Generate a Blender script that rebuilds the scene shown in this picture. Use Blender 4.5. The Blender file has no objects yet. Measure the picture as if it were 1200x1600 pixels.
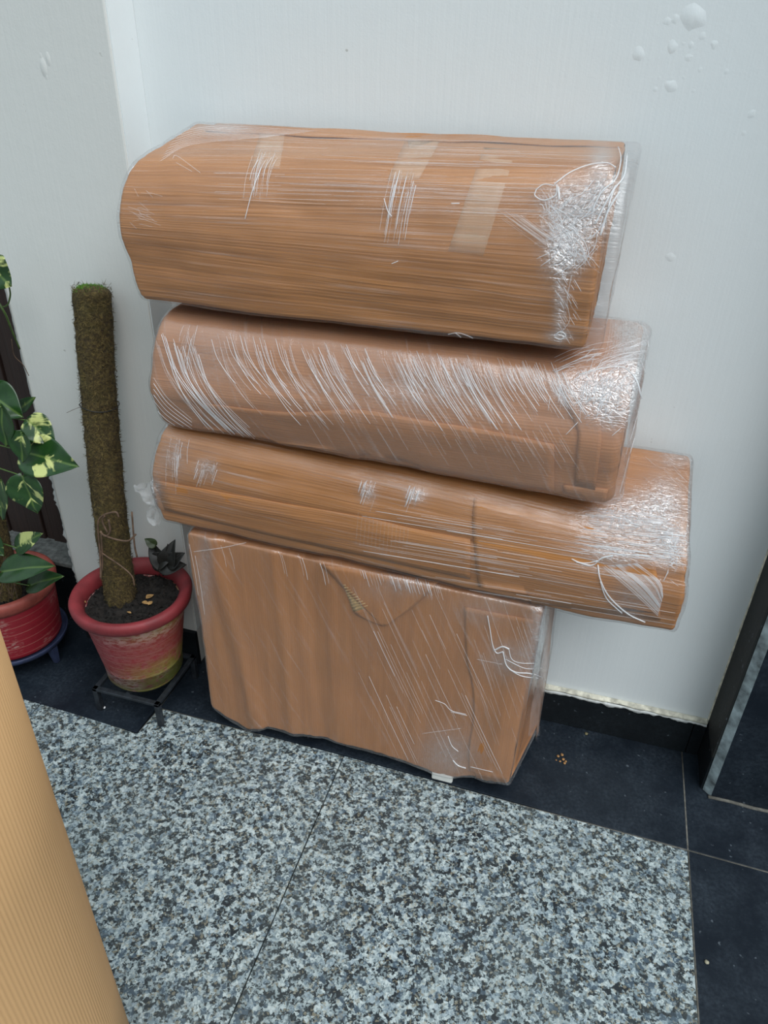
import bpy, bmesh, math, random
from mathutils import Vector, Matrix, noise
from mathutils.bvhtree import BVHTree
random.seed(7)
S = bpy.context.scene
COL = S.collection

# ------------------------------------------------------------------ camera
F_PX, CW, CH = 1150.0, 1200.0, 1600.0
CAM = Vector((0.0, -1.48, 1.5))
def _basis():
    dn = Vector((-45.0, 1880.0, F_PX)).normalized()
    d = Vector((395.0, -667.0, F_PX)); d -= dn * d.dot(dn); d.normalize()
    return d.cross(-dn), d, -dn
BX, BY, BZ = _basis()
cam_d = bpy.data.cameras.new('camera'); cam = bpy.data.objects.new('camera', cam_d); COL.objects.link(cam)
cam_d.sensor_fit = 'VERTICAL'; cam_d.sensor_height = 32.0; cam_d.lens = 32.0 * F_PX / CH
cam_d.clip_start = 0.02
right = Vector((BX[0], BY[0], BZ[0])); down = Vector((BX[1], BY[1], BZ[1])); fwd = Vector((BX[2], BY[2], BZ[2]))
M = Matrix((right, -down, -fwd)).transposed().to_4x4(); M.translation = CAM
cam.matrix_world = M
S.camera = cam

# ------------------------------------------------------------------ light
W = bpy.data.worlds.new('sky'); S.world = W; W.use_nodes = True
wn = W.node_tree.nodes; wl = W.node_tree.links
bg = wn['Background']
tc = wn.new('ShaderNodeTexCoord'); sx = wn.new('ShaderNodeSeparateXYZ'); rp = wn.new('ShaderNodeValToRGB')
wl.new(tc.outputs['Generated'], sx.inputs[0]); wl.new(sx.outputs['Z'], rp.inputs[0]); wl.new(rp.outputs[0], bg.inputs[0])
rp.color_ramp.elements[0].position = 0.0; rp.color_ramp.elements[0].color = (0.30, 0.35, 0.38, 1)
rp.color_ramp.elements[1].position = 0.9; rp.color_ramp.elements[1].color = (0.90, 1.10, 1.20, 1)
bg.inputs[1].default_value = 0.62
sun_d = bpy.data.lights.new('sun', 'SUN'); sun = bpy.data.objects.new('sun', sun_d); COL.objects.link(sun)
sun_d.energy = 1.9; sun_d.angle = math.radians(50); sun_d.color = (0.97, 0.985, 1.0)
sun.rotation_euler = Vector((0.50, -0.42, 0.85)).to_track_quat('Z', 'Y').to_euler()
S.cycles.transparent_max_bounces = 24
S.view_settings.view_transform = 'Standard'; S.view_settings.look = 'None'
S.view_settings.gamma = 1.0; S.view_settings.use_curve_mapping = False
S.view_settings.exposure = 0.54

# ------------------------------------------------------------------ helpers
def ray(px, py):
    v = Vector((px - CW / 2, py - CH / 2, F_PX))
    return Vector((BX.dot(v), BY.dot(v), BZ.dot(v))).normalized()
def on_y(px, py, y):
    r = ray(px, py); return CAM + r * ((y - CAM.y) / r.y)
def on_z(px, py, z):
    r = ray(px, py); return CAM + r * ((z - CAM.z) / r.z)

def link(name, verts, faces, mat=None, parent=None, smooth=True, kind=None, uvs=None, attr=None):
    me = bpy.data.meshes.new(name); me.from_pydata([tuple(v) for v in verts], [], faces); me.update()
    if uvs:
        l = me.uv_layers.new(name='UVMap')
        for lp in me.loops: l.data[lp.index].uv = uvs[lp.vertex_index]
    if attr:
        for an, vals in attr.items():
            a = me.attributes.new(an, 'FLOAT', 'POINT'); a.data.foreach_set('value', vals)
    if smooth: me.polygons.foreach_set('use_smooth', [True] * len(me.polygons))
    o = bpy.data.objects.new(name, me); COL.objects.link(o)
    if mat: me.materials.append(mat)
    if parent: o.parent = parent
    if kind: o['kind'] = kind
    return o
def thing(name, label, cat, group=None, loc=(0, 0, 0)):
    o = bpy.data.objects.new(name, None); COL.objects.link(o); o.location = loc; o.empty_display_size = 0.05
    o['label'] = label; o['category'] = cat
    if group: o['group'] = group
    return o
def tag(o, label, cat, group=None):
    o['label'] = label; o['category'] = cat
    if group: o['group'] = group
    return o
def unparent_shift(root):
    """children were modelled in world space: bring them into the root's frame"""
    for c in root.children: c.matrix_parent_inverse = Matrix.Translation(-Vector(root.location))
def box(name, x0, x1, y0, y1, z0, z1, mat, parent=None, bevel=0.002, kind=None, seg=2):
    bm = bmesh.new(); bmesh.ops.create_cube(bm, size=1.0)
    for v in bm.verts:
        v.co = Vector(((x0 + x1) / 2 + v.co.x * (x1 - x0), (y0 + y1) / 2 + v.co.y * (y1 - y0), (z0 + z1) / 2 + v.co.z * (z1 - z0)))
    if bevel: bmesh.ops.bevel(bm, geom=list(bm.edges), offset=bevel, segments=seg, profile=0.5, affect='EDGES')
    me = bpy.data.meshes.new(name); bm.to_mesh(me); bm.free()
    o = bpy.data.objects.new(name, me); COL.objects.link(o); me.materials.append(mat)
    if parent: o.parent = parent
    if kind: o['kind'] = kind
    return o
def prism(name, poly, z0, z1, mat, parent=None, kind=None, bevel=0.0015):
    bm = bmesh.new()
    vs = [bm.verts.new((p[0], p[1], z0)) for p in poly]; f = bm.faces.new(vs); bm.normal_update()
    fs = bmesh.ops.triangulate(bm, faces=[f], ngon_method='EAR_CLIP')['faces'] if len(poly) > 4 else [f]
    r = bmesh.ops.extrude_face_region(bm, geom=fs)
    for g in r['geom']:
        if isinstance(g, bmesh.types.BMVert): g.co.z = z1
    bmesh.ops.recalc_face_normals(bm, faces=bm.faces)
    if bevel: bmesh.ops.bevel(bm, geom=[e for e in bm.edges if len(e.link_faces) == 2 and e.calc_face_angle() > 0.3], offset=bevel, segments=2, profile=0.5, affect='EDGES')
    me = bpy.data.meshes.new(name); bm.to_mesh(me); bm.free()
    o = bpy.data.objects.new(name, me); COL.objects.link(o); me.materials.append(mat)
    if parent: o.parent = parent
    if kind: o['kind'] = kind
    return o
class Tubes:
    """collects swept tubes into one mesh"""
    def __init__(s): s.v = []; s.f = []
    def add(s, pts, r, n=5, r1=None):
        pts = [Vector(p) for p in pts]
        if len(pts) < 2: return
        b = len(s.v); up = Vector((0.13, 0.31, 0.94))
        for i, p in enumerate(pts):
            t = (pts[min(i + 1, len(pts) - 1)] - pts[max(i - 1, 0)])
            if t.length < 1e-9: t = Vector((0, 0, 1))
            t.normalize(); a = t.cross(up)
            if a.length < 1e-3: a = t.cross(Vector((1, 0, 0)))
            a.normalize(); c = t.cross(a)
            k = i / (len(pts) - 1); rr = r if r1 is None else r + (r1 - r) * k
            for j in range(n):
                w = 2 * math.pi * j / n
                s.v.append(p + a * (rr * math.cos(w)) + c * (rr * math.sin(w)))
        for i in range(len(pts) - 1):
            for j in range(n):
                q = b + i * n; s.f.append((q + j, q + (j + 1) % n, q + n + (j + 1) % n, q + n + j))
        s.f.append(tuple(b + j for j in range(n))[::-1]); q = b + (len(pts) - 1) * n
        s.f.append(tuple(q + j for j in range(n)))
    def build(s, name, mat, parent=None, kind=None):
        return link(name, s.v, s.f, mat, parent, True, kind)
def spline(pts, n=8):
    pts = [Vector(p) for p in pts]
    if len(pts) == 2: return [pts[0].lerp(pts[1], i / n) for i in range(n + 1)]
    P = [pts[0] * 2 - pts[1]] + pts + [pts[-1] * 2 - pts[-2]]; out = []
    for k in range(1, len(P) - 2):
        a, b, c, d = P[k - 1:k + 3]
        for i in range(n):
            t = i / n
            out.append(0.5 * ((2 * b) + (c - a) * t + (2 * a - 5 * b + 4 * c - d) * t * t + (3 * b - a - 3 * c + d) * t ** 3))
    out.append(pts[-1]); return out
def lathe(name, prof, cx, cy, mat, parent=None, n=72, wob=0.0, kind=None):
    v = []; f = []
    for i, (r, z) in enumerate(prof):
        for j in range(n):
            a = 2 * math.pi * j / n
            rr = r * (1 + wob * noise.noise(Vector((math.cos(a) * 1.5, math.sin(a) * 1.5, z * 6))))
            v.append((cx + rr * math.cos(a), cy + rr * math.sin(a), z))
    for i in range(len(prof) - 1):
        for j in range(n):
            f.append((i * n + j, i * n + (j + 1) % n, (i + 1) * n + (j + 1) % n, (i + 1) * n + j))
    f.append(tuple(range(n))[::-1])
    f.append(tuple((len(prof) - 1) * n + j for j in range(n)))
    return link(name, v, f, mat, parent, True, kind)

# ------------------------------------------------------------------ materials
class N:
    def __init__(s, name):
        s.m = bpy.data.materials.new(name); s.m.use_nodes = True
        s.nt = s.m.node_tree; s.b = s.nt.nodes['Principled BSDF']; s.out = s.nt.nodes['Material Output']
    def n(s, t, **kw):
        x = s.nt.nodes.new('ShaderNode' + t)
        for k, v in kw.items(): setattr(x, k, v)
        return x
    def l(s, a, b): s.nt.links.new(a, b)
    def val(s, sock, v):
        if hasattr(v, 'is_linked'): s.l(v, sock)
        else: sock.default_value = v
    def coord(s, which='Object', scale=(1, 1, 1), rot=(0, 0, 0)):
        t = s.n('TexCoord'); mp = s.n('Mapping')
        s.l(t.outputs[which], mp.inputs[0]); mp.inputs['Scale'].default_value = scale; mp.inputs['Rotation'].default_value = rot
        return mp.outputs[0]
    def noise(s, vec, scale, detail=4, rough=0.55, dist=0.0, out=0):
        t = s.n('TexNoise'); s.l(vec, t.inputs['Vector'])
        t.inputs['Scale'].default_value = scale; t.inputs['Detail'].default_value = detail
        t.inputs['Roughness'].default_value = rough; t.inputs['Distortion'].default_value = dist
        return t.outputs[out]
    def ramp(s, fac, stops, interp='LINEAR'):
        r = s.n('ValToRGB'); r.color_ramp.interpolation = interp; e = r.color_ramp.elements
        while len(e) < len(stops): e.new(0.5)
        for i, (p, c) in enumerate(stops):
            e[i].position = p; c = c if isinstance(c, tuple) else (c, c, c)
            e[i].color = (c[0], c[1], c[2], 1)
        s.l(fac, r.inputs[0]); return r.outputs[0]
    def mix(s, fac, a, b, mode='MIX'):
        m = s.n('Mix', data_type='RGBA', blend_type=mode)
        s.val(m.inputs[0], fac)
        for sk, v in ((m.inputs[6], a), (m.inputs[7], b)):
            if isinstance(v, tuple): sk.default_value = (v[0], v[1], v[2], 1)
            else: s.l(v, sk)
        return m.outputs[2]
    def math(s, op, a, b=0.0, c=None, clamp=False):
        m = s.n('Math', operation=op, use_clamp=clamp); s.val(m.inputs[0], a); s.val(m.inputs[1], b)
        if c is not None: s.val(m.inputs[2], c)
        return m.outputs[0]
    def bump(s, h, strength, dist=0.01, normal=None):
        b = s.n('Bump'); s.l(h, b.inputs['Height']); s.val(b.inputs['Strength'], strength); b.inputs['Distance'].default_value = dist
        if normal is not None: s.l(normal, b.inputs['Normal'])
        return b.outputs[0]
    def attr(s, name):
        a = s.n('Attribute'); a.attribute_name = name; return a.outputs['Fac']
    def set(s, **kw):
        for k, v in kw.items():
            sk = s.b.inputs[k.replace('_', ' ')]
            if isinstance(v, tuple): sk.default_value = (v[0], v[1], v[2], 1)
            else: s.val(sk, v)
        return s

def plain(name, col, rough=0.6, var=0.15, scale=40, metallic=0.0, bump=0.0):
    k = N(name); c = k.coord(); nz = k.noise(c, scale, 5)
    k.set(Base_Color=k.mix(k.ramp(nz, [(0.32, 0.0), (0.68, 1.0)]), tuple(x * (1 - var) for x in col), tuple(min(1, x * (1 + var)) for x in col)), Roughness=rough, Metallic=metallic)
    if bump: k.l(k.bump(nz, bump, 0.004), k.b.inputs['Normal'])
    return k.m

def wall_mat(name, col, dirt=(0.55, 0.5, 0.38)):
    k = N(name); c = k.coord()
    big = k.noise(c, 1.7, 3); brush = k.noise(k.coord(scale=(90, 90, 2.2)), 1.0, 5, 0.6)
    fine = k.noise(c, 260, 3); lump = k.noise(c, 24, 4, 0.6)
    base = k.mix(k.math('MULTIPLY', big, 0.35), col, tuple(x * 0.93 for x in col))
    specks = k.ramp(k.noise(c, 42, 2, 0.5), [(0.0, 1.0), (0.215, 1.0), (0.235, 0.0), (1.0, 0.0)])
    base = k.mix(k.math('MULTIPLY', specks, 0.5), base, (0.25, 0.24, 0.2))
    k.set(Base_Color=base, Roughness=0.55)
    h = k.math('ADD', k.math('MULTIPLY', brush, 0.55), k.math('ADD', k.math('MULTIPLY', fine, 0.2), k.math('MULTIPLY', lump, 0.5)))
    k.l(k.bump(h, 0.16, 0.006), k.b.inputs['Normal'])
    return k.m
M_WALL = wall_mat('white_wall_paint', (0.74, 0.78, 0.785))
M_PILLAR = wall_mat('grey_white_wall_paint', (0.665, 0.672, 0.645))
M_EDGE = plain('dirty_paint_edge', (0.60, 0.58, 0.48), 0.7, 0.35, 60, bump=0.4)

def granite_mat():
    k = N('grey_speckled_granite'); c = k.coord()
    warp = k.n('VectorMath', operation='MULTIPLY_ADD'); k.l(k.noise(c, 150, 3, 0.6, out=1), warp.inputs[0])
    warp.inputs[1].default_value = (0.012, 0.012, 0.012); k.l(c, warp.inputs[2])
    v1 = k.n('TexVoronoi'); k.l(warp.outputs[0], v1.inputs['Vector']); v1.inputs['Scale'].default_value = 104
    s1 = k.n('SeparateColor'); k.l(v1.outputs['Color'], s1.inputs[0])
    v2 = k.n('TexVoronoi'); k.l(warp.outputs[0], v2.inputs['Vector']); v2.inputs['Scale'].default_value = 250
    s2 = k.n('SeparateColor'); k.l(v2.outputs['Color'], s2.inputs[0])
    cl = k.noise(c, 55, 3, 0.6)
    mixv = k.math('ADD', k.math('MULTIPLY', s1.outputs[0], 0.42), k.math('ADD', k.math('MULTIPLY', s2.outputs[0], 0.38), k.math('MULTIPLY', cl, 0.36)))
    col = k.ramp(mixv, [(0.0, (0.008, 0.011, 0.015)), (0.485, (0.012, 0.017, 0.022)), (0.545, (0.07, 0.09, 0.10)), (0.60, (0.185, 0.235, 0.25)),
                        (0.70, (0.295, 0.355, 0.365)), (0.88, (0.49, 0.55, 0.55))])
    tan = k.ramp(s2.outputs[1], [(0.0, 0.0), (0.86, 0.0), (0.9, 0.8), (1.0, 0.8)])
    col = k.mix(k.math('MULTIPLY', tan, 0.7), col, (0.30, 0.27, 0.19))
    blue = k.ramp(s1.outputs[2], [(0.0, 0.0), (0.78, 0.0), (0.83, 0.35), (1.0, 0.35)])
    col = k.mix(blue, col, (0.13, 0.20, 0.27))
    stain = k.noise(c, 3.0, 5, 0.65)
    col = k.mix(k.ramp(stain, [(0.35, 0.0), (0.7, 0.30)]), col, (0.16, 0.18, 0.17), 'MIX')
    k.set(Base_Color=col, Roughness=0.45); k.b.inputs['Specular IOR Level'].default_value = 0.3
    k.l(k.bump(mixv, 0.08, 0.002), k.b.inputs['Normal'])
    return k.m
M_GRAN = granite_mat()
def black_mat(name, base, dust, rough):
    k = N(name); c = k.coord()
    big = k.noise(c, 9, 6, 0.7); sp = k.noise(c, 130, 3, 0.6)
    d = k.math('MULTIPLY', k.ramp(big, [(0.38, 0.0), (0.72, 1.0)]), k.ramp(sp, [(0.35, 0.15), (0.7, 1.0)]))
    col = k.mix(k.math('MULTIPLY', d, 0.60), base, dust)
    chips = k.ramp(k.noise(k.coord(scale=(1, 1, 1)), 75, 2, 0.4), [(0.0, 0.0), (0.70, 0.0), (0.76, 0.7), (1.0, 0.7)])
    col = k.mix(chips, col, (0.10, 0.12, 0.14))
    k.set(Base_Color=col, Roughness=k.math('ADD', k.math('MULTIPLY', big, 0.3), rough)); k.b.inputs['Specular IOR Level'].default_value = 0.22
    k.l(k.bump(sp, 0.12, 0.002), k.b.inputs['Normal'])
    return k.m
M_BLACK = black_mat('black_granite', (0.008, 0.012, 0.018), (0.050, 0.066, 0.084), 0.25)
M_BLACKV = black_mat('black_granite_cladding', (0.007, 0.009, 0.011), (0.022, 0.030, 0.036), 0.35)
M_JAMB = black_mat('grey_honed_cladding', (0.022, 0.024, 0.024), (0.035, 0.037, 0.036), 0.5)
M_CUT = plain('sawn_stone_edge', (0.24, 0.30, 0.32), 0.7, 0.65, 30, bump=0.3)
M_GROUT = plain('grout', (0.11, 0.105, 0.09), 0.9, 0.4, 80)
M_CONC = plain('grey_sill_stone', (0.10, 0.105, 0.10), 0.85, 0.5, 60, bump=0.5)
def wood_mat():
    k = N('dark_brown_wood'); g = k.noise(k.coord(scale=(60, 60, 2)), 1.5, 6, 0.65, 0.4)
    k.set(Base_Color=k.mix(g, (0.010, 0.006, 0.005), (0.045, 0.022, 0.016)), Roughness=0.55)
    k.l(k.bump(g, 0.35, 0.004), k.b.inputs['Normal']); return k.m
M_WOOD = wood_mat()

def card_mat(name, flute_v=True, col=(0.58, 0.252, 0.076), dark=(0.26, 0.095, 0.023), pitch=0.0055, fl=0.10, streak=1.0):
    """corrugated brown paper; UV is in metres (u along the parcel, v around it)"""
    k = N(name); uv = k.n('TexCoord').outputs['UV']; sp = k.n('SeparateXYZ'); k.l(uv, sp.inputs[0])
    a = sp.outputs[1] if flute_v else sp.outputs[0]
    wob = k.noise(uv, 12, 3)
    ph = k.math('MULTIPLY', k.math('ADD', a, k.math('MULTIPLY', wob, 0.006)), 2 * math.pi / pitch)
    wave = k.math('ADD', k.math('MULTIPLY', k.math('SINE', ph), 0.5), 0.5)
    mp = k.n('Mapping'); k.l(uv, mp.inputs[0]); mp.inputs['Scale'].default_value = (3, 210, 1) if flute_v else (210, 3, 1)
    st = k.noise(mp.outputs[0], 1.0, 4, 0.6)
    mp2 = k.n('Mapping'); k.l(uv, mp2.inputs[0]); mp2.inputs['Scale'].default_value = (1.2, 22, 1) if flute_v else (22, 1.2, 1)
    st2 = k.noise(mp2.outputs[0], 1.0, 4, 0.55)
    big = k.noise(uv, 5, 4); fib = k.noise(uv, 420, 2)
    t = k.math('ADD', k.math('MULTIPLY', st, 0.42), k.math('ADD', k.math('MULTIPLY', st2, 0.42), k.math('MULTIPLY', big, 0.22)))
    c = k.ramp(t, [(0.30, dark), (0.52, tuple((x + y) / 2 for x, y in zip(col, dark))), (0.74, col)])
    c = k.mix(k.math('MULTIPLY', fib, 0.22), c, tuple(x * 0.8 for x in dark))
    k.set(Base_Color=c, Roughness=0.62)
    h = k.math('ADD', k.math('MULTIPLY', wave, fl), k.math('ADD', k.math('MULTIPLY', st, 0.9 * streak), k.math('MULTIPLY', st2, 1.1 * streak)))
    k.l(k.bump(h, 0.55, 0.0035), k.b.inputs['Normal'])
    return k.m
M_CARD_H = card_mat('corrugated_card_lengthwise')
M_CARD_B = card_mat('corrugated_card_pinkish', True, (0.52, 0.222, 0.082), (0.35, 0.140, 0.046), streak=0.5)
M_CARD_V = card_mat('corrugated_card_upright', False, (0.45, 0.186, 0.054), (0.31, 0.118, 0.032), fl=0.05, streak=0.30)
M_CARD_IN = plain('bare_fluting', (0.42, 0.27, 0.11), 0.7, 0.2, 200)
def roll_mat():
    k = N('corrugated_roll_paper'); c = k.coord(); nz = k.noise(k.coord(scale=(60, 60, 1.5)), 1, 4); f = k.noise(c, 400, 2)
    b = k.mix(nz, (0.58, 0.345, 0.155), (0.66, 0.40, 0.19)); b = k.mix(k.math('MULTIPLY', f, 0.15), b, (0.5, 0.25, 0.09))
    k.set(Base_Color=b, Roughness=0.7); return k.m
M_ROLL = roll_mat()

def film_mat(name, haze=0.06, streak=0.25, ang=0.0, stretch=60, bump=0.35, gloss=1.0, lo=0.52):
    """clear stretch film: mostly transparent, a glossy coat broken by tension lines, milky where layers gather and where glare is painted in as white haze"""
    k = N(name); uv = k.n('TexCoord').outputs['UV']; cr = k.attr('crumple_glare')
    rt = k.n('Mapping'); k.l(uv, rt.inputs[0]); rt.inputs['Rotation'].default_value = (0, 0, ang)
    mp = k.n('Mapping'); k.l(rt.outputs[0], mp.inputs[0]); mp.inputs['Scale'].default_value = (3.0, 3.0 * stretch, 1)
    st = k.noise(mp.outputs[0], 1.0, 5, 0.62)
    mpb = k.n('Mapping'); k.l(rt.outputs[0], mpb.inputs[0]); mpb.inputs['Scale'].default_value = (1.5, 26, 1)
    st2 = k.noise(mpb.outputs[0], 1.0, 3, 0.5)
    blot = k.noise(uv, 7, 4, 0.6)
    cn = k.n('TexVoronoi', feature='DISTANCE_TO_EDGE'); cw = k.n('Mapping'); k.l(uv, cw.inputs[0]); cw.inputs['Scale'].default_value = (60, 95, 1); cw.inputs['Rotation'].default_value = (0, 0, 0.6)
    wv = k.n('VectorMath', operation='MULTIPLY_ADD'); k.l(k.noise(uv, 30, 4, 0.65, out=1), wv.inputs[0]); wv.inputs[1].default_value = (2.2, 2.2, 0); k.l(cw.outputs[0], wv.inputs[2])
    k.l(wv.outputs[0], cn.inputs['Vector']); cn.inputs['Scale'].default_value = 1.0
    crn = k.noise(uv, 110, 4, 0.7, 1.2)
    lines = k.ramp(st, [(lo, 0.0), (lo + 0.2, 1.0)])
    lines = k.math('MULTIPLY', lines, k.ramp(blot, [(0.38, 0.1), (0.66, 1.0)]))
    edge = k.ramp(cn.outputs['Distance'], [(0.0, 1.0), (0.10, 0.15), (0.3, 0.0)])
    crm = k.math('MULTIPLY', cr, k.math('ADD', k.math('MULTIPLY', edge, 0.35), k.math('ADD', k.math('MULTIPLY', crn, 1.3), -0.32)))
    fac = k.math('ADD', k.math('ADD', haze, k.math('MULTIPLY', lines, streak)), crm, clamp=True)
    fac = k.math('MINIMUM', fac, 0.8)
    hgt = k.math('ADD', k.math('ADD', k.math('MULTIPLY', st, 1.0), k.math('MULTIPLY', st2, 1.4)), k.math('MULTIPLY', cr, k.math('MULTIPLY', k.math('SUBTRACT', crn, k.math('MULTIPLY', edge, 0.35)), 4.0)))
    nrm = k.bump(hgt, bump, 0.004)
    tr = k.n('BsdfTransparent'); tr.inputs[0].default_value = (0.97, 0.97, 0.975, 1)
    df = k.n('BsdfDiffuse'); df.inputs[0].default_value = (0.86, 0.87, 0.89, 1); k.l(nrm, df.inputs['Normal'])
    tl = k.n('BsdfTranslucent'); tl.inputs[0].default_value = (0.86, 0.87, 0.89, 1)
    md = k.n('MixShader'); md.inputs[0].default_value = 0.35; k.l(df.outputs[0], md.inputs[1]); k.l(tl.outputs[0], md.inputs[2])
    m1 = k.n('MixShader'); k.l(fac, m1.inputs[0]); k.l(tr.outputs[0], m1.inputs[1]); k.l(md.outputs[0], m1.inputs[2])
    gl = k.n('BsdfGlossy'); gl.inputs['Roughness'].default_value = 0.16; k.l(nrm, gl.inputs['Normal']); gl.inputs[0].default_value = (1, 1, 1, 1)
    lw = k.n('LayerWeight'); fc = k.math('POWER', lw.outputs['Facing'], 4.0)
    g = k.math('MULTIPLY', k.math('ADD', k.math('MULTIPLY', fc, 0.35), 0.06), k.math('ADD', gloss, k.math('MULTIPLY', cr, 6.0)), clamp=True)
    m2 = k.n('MixShader'); k.l(g, m2.inputs[0]); k.l(m1.outputs[0], m2.inputs[1]); k.l(gl.outputs[0], m2.inputs[2])
    k.l(m2.outputs[0], k.out.inputs[0]); k.nt.nodes.remove(k.b)
    return k.m
def crease_mat(name, t):
    k = N(name)
    tr = k.n('BsdfTransparent'); p = k.b; k.set(Base_Color=(0.92, 0.93, 0.95), Roughness=0.2)
    p.inputs['Specular IOR Level'].default_value = 0.8
    m = k.n('MixShader'); m.inputs[0].default_value = 1 - t; k.l(tr.outputs[0], m.inputs[1]); k.l(p.outputs[0], m.inputs[2]); k.l(m.outputs[0], k.out.inputs[0])
    return k.m
M_CREASE = crease_mat('gathered_film', 0.50)
M_CREASE_S = crease_mat('gathered_film_soft', 0.80)
M_TAPE = (lambda k: (k.set(Base_Color=(0.64, 0.42, 0.25), Roughness=0.25), k.m)[1])(N('clear_tan_tape'))
_k = N('clear_tape_film'); _tr = _k.n('BsdfTransparent'); _mx = _k.n('MixShader'); _mx.inputs[0].default_value = 0.30
_k.set(Base_Color=(0.86, 0.64, 0.44), Roughness=0.22); _k.l(_tr.outputs[0], _mx.inputs[1]); _k.l(_k.b.outputs[0], _mx.inputs[2]); _k.l(_mx.outputs[0], _k.out.inputs[0]); M_TAPE = _k.m

# ------------------------------------------------------------------ the setting
BORDER = -0.284
floor = box('floor', -4.0, 4.0, -4.5, 0.3, -0.06, -0.012, M_GROUT, None, 0, 'structure')
def slab(poly, mat, name, z=0.0): return prism(name, poly, -0.030, z, mat, floor, bevel=0.0012)
G = 0.0014
# grey granite slabs: two in view, with their neighbours beyond the frame
for x0, x1 in ((-2.93, -2.10), (-2.10, -1.268), (-1.268, -0.43), (-0.43, 0.3955)):
    for y0, y1 in ((-1.42, BORDER), (-2.55, -1.42)):
        if x1 < 0 and y1 == BORDER:
            if x0 > -1.3: poly = [(x0 + G, y0 + G), (x1 - G, y0 + G), (x1 - G, y1 - G), (-0.958 + G, y1 - G), (-0.966 + G, -0.378 - G), (x0 + G, -0.365 - G)]
            else: poly = [(x0 + G, y0 + G), (x1 - G, y0 + G), (x1 - G, -0.365 - G), (x0 + G, -0.365 - G)]
        else: poly = [(x0 + G, y0 + G), (x1 - G, y0 + G), (x1 - G, (y1 if x1 < 0 or y1 != BORDER else -0.302) - G), (x0 + G, y1 - G)]
        slab(poly, M_GRAN, 'granite_slab')
# black border slabs
slab([(-2.9, -0.365 + G), (-1.62, -0.365 + G), (-1.62, 0.2), (-2.9, 0.2)], M_BLACK, 'black_slab')
slab([(-1.617, -0.365 + G), (-0.966 - G, -0.378 + G), (-0.958 - G, 0.0), (-1.617, 0.0)], M_BLACK, 'black_slab')
slab([(-0.956, BORDER + G), (-0.43, BORDER + G), (0.3955 - G, -0.302 + G), (0.3955 - G, 0.0), (-0.956, 0.0)], M_BLACK, 'black_slab')
slab([(0.3955 + G, -0.302 + G), (1.2, -0.318 + G), (1.2, 0.0), (0.3955 + G, 0.0)], M_BLACK, 'black_slab')
slab([(0.3955 + G, -1.42), (1.2, -1.42), (1.2, -0.318 - G), (0.3955 + G, -0.302 - G)], M_BLACK, 'black_slab')
slab([(0.3955 + G, -2.55), (1.2, -2.55), (1.2, -1.423), (0.3955 + G, -1.423)], M_BLACK, 'black_slab')
# dusty grout lines filling the joints of the border
gt = Tubes()
for a, b in (((0.3955, 0.0), (0.3955, -0.302)), ((0.3955, -0.302), (1.0, -0.314)), ((0.396, -0.302), (0.396, -1.4)), ((-0.962, -0.372), (-0.957, -0.285)),
             ((-0.957, BORDER), (0.3955, -0.302))):
    gt.add([(a[0], a[1], -0.0022), (b[0], b[1], -0.0022)], 0.0026, 6)
gt.build('grout_line', M_GROUT, floor)

wall_back = box('wall_back', -0.99, 1.6, 0.0, 0.12, -0.012, 3.0, M_WALL, None, 0, 'structure')
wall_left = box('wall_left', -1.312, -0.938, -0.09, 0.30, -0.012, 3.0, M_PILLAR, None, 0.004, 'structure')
# brighter return of the pillar is the same white as the back wall
ret = box('pillar_return', -0.9385, -0.9365, -0.087, -0.0005, 0.12, 3.0, M_WALL, wall_left, 0)
# ragged plaster edge down the pillar's left corner
rg = []; rf = []
nz_ = 150
for i in range(nz_ + 1):
    z = 0.2 + 1.0 * i / nz_
    w = 0.008 * max(0.0, noise.fractal(Vector((z * 26, 3.1, 0)), 0.6, 2.0, 4) + 0.25) * (1.6 if z < 0.75 else 0.35)
    rg += [(-1.306, -0.0925, z), (-1.313 - w, -0.088, z), (-1.313 - w, -0.06, z)]
for i in range(nz_):
    for j in range(2):
        a = 3 * i + j; rf.append((a, a + 1, a + 4, a + 3))
link('plaster_edge', rg, rf, M_PILLAR, wall_left)
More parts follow.
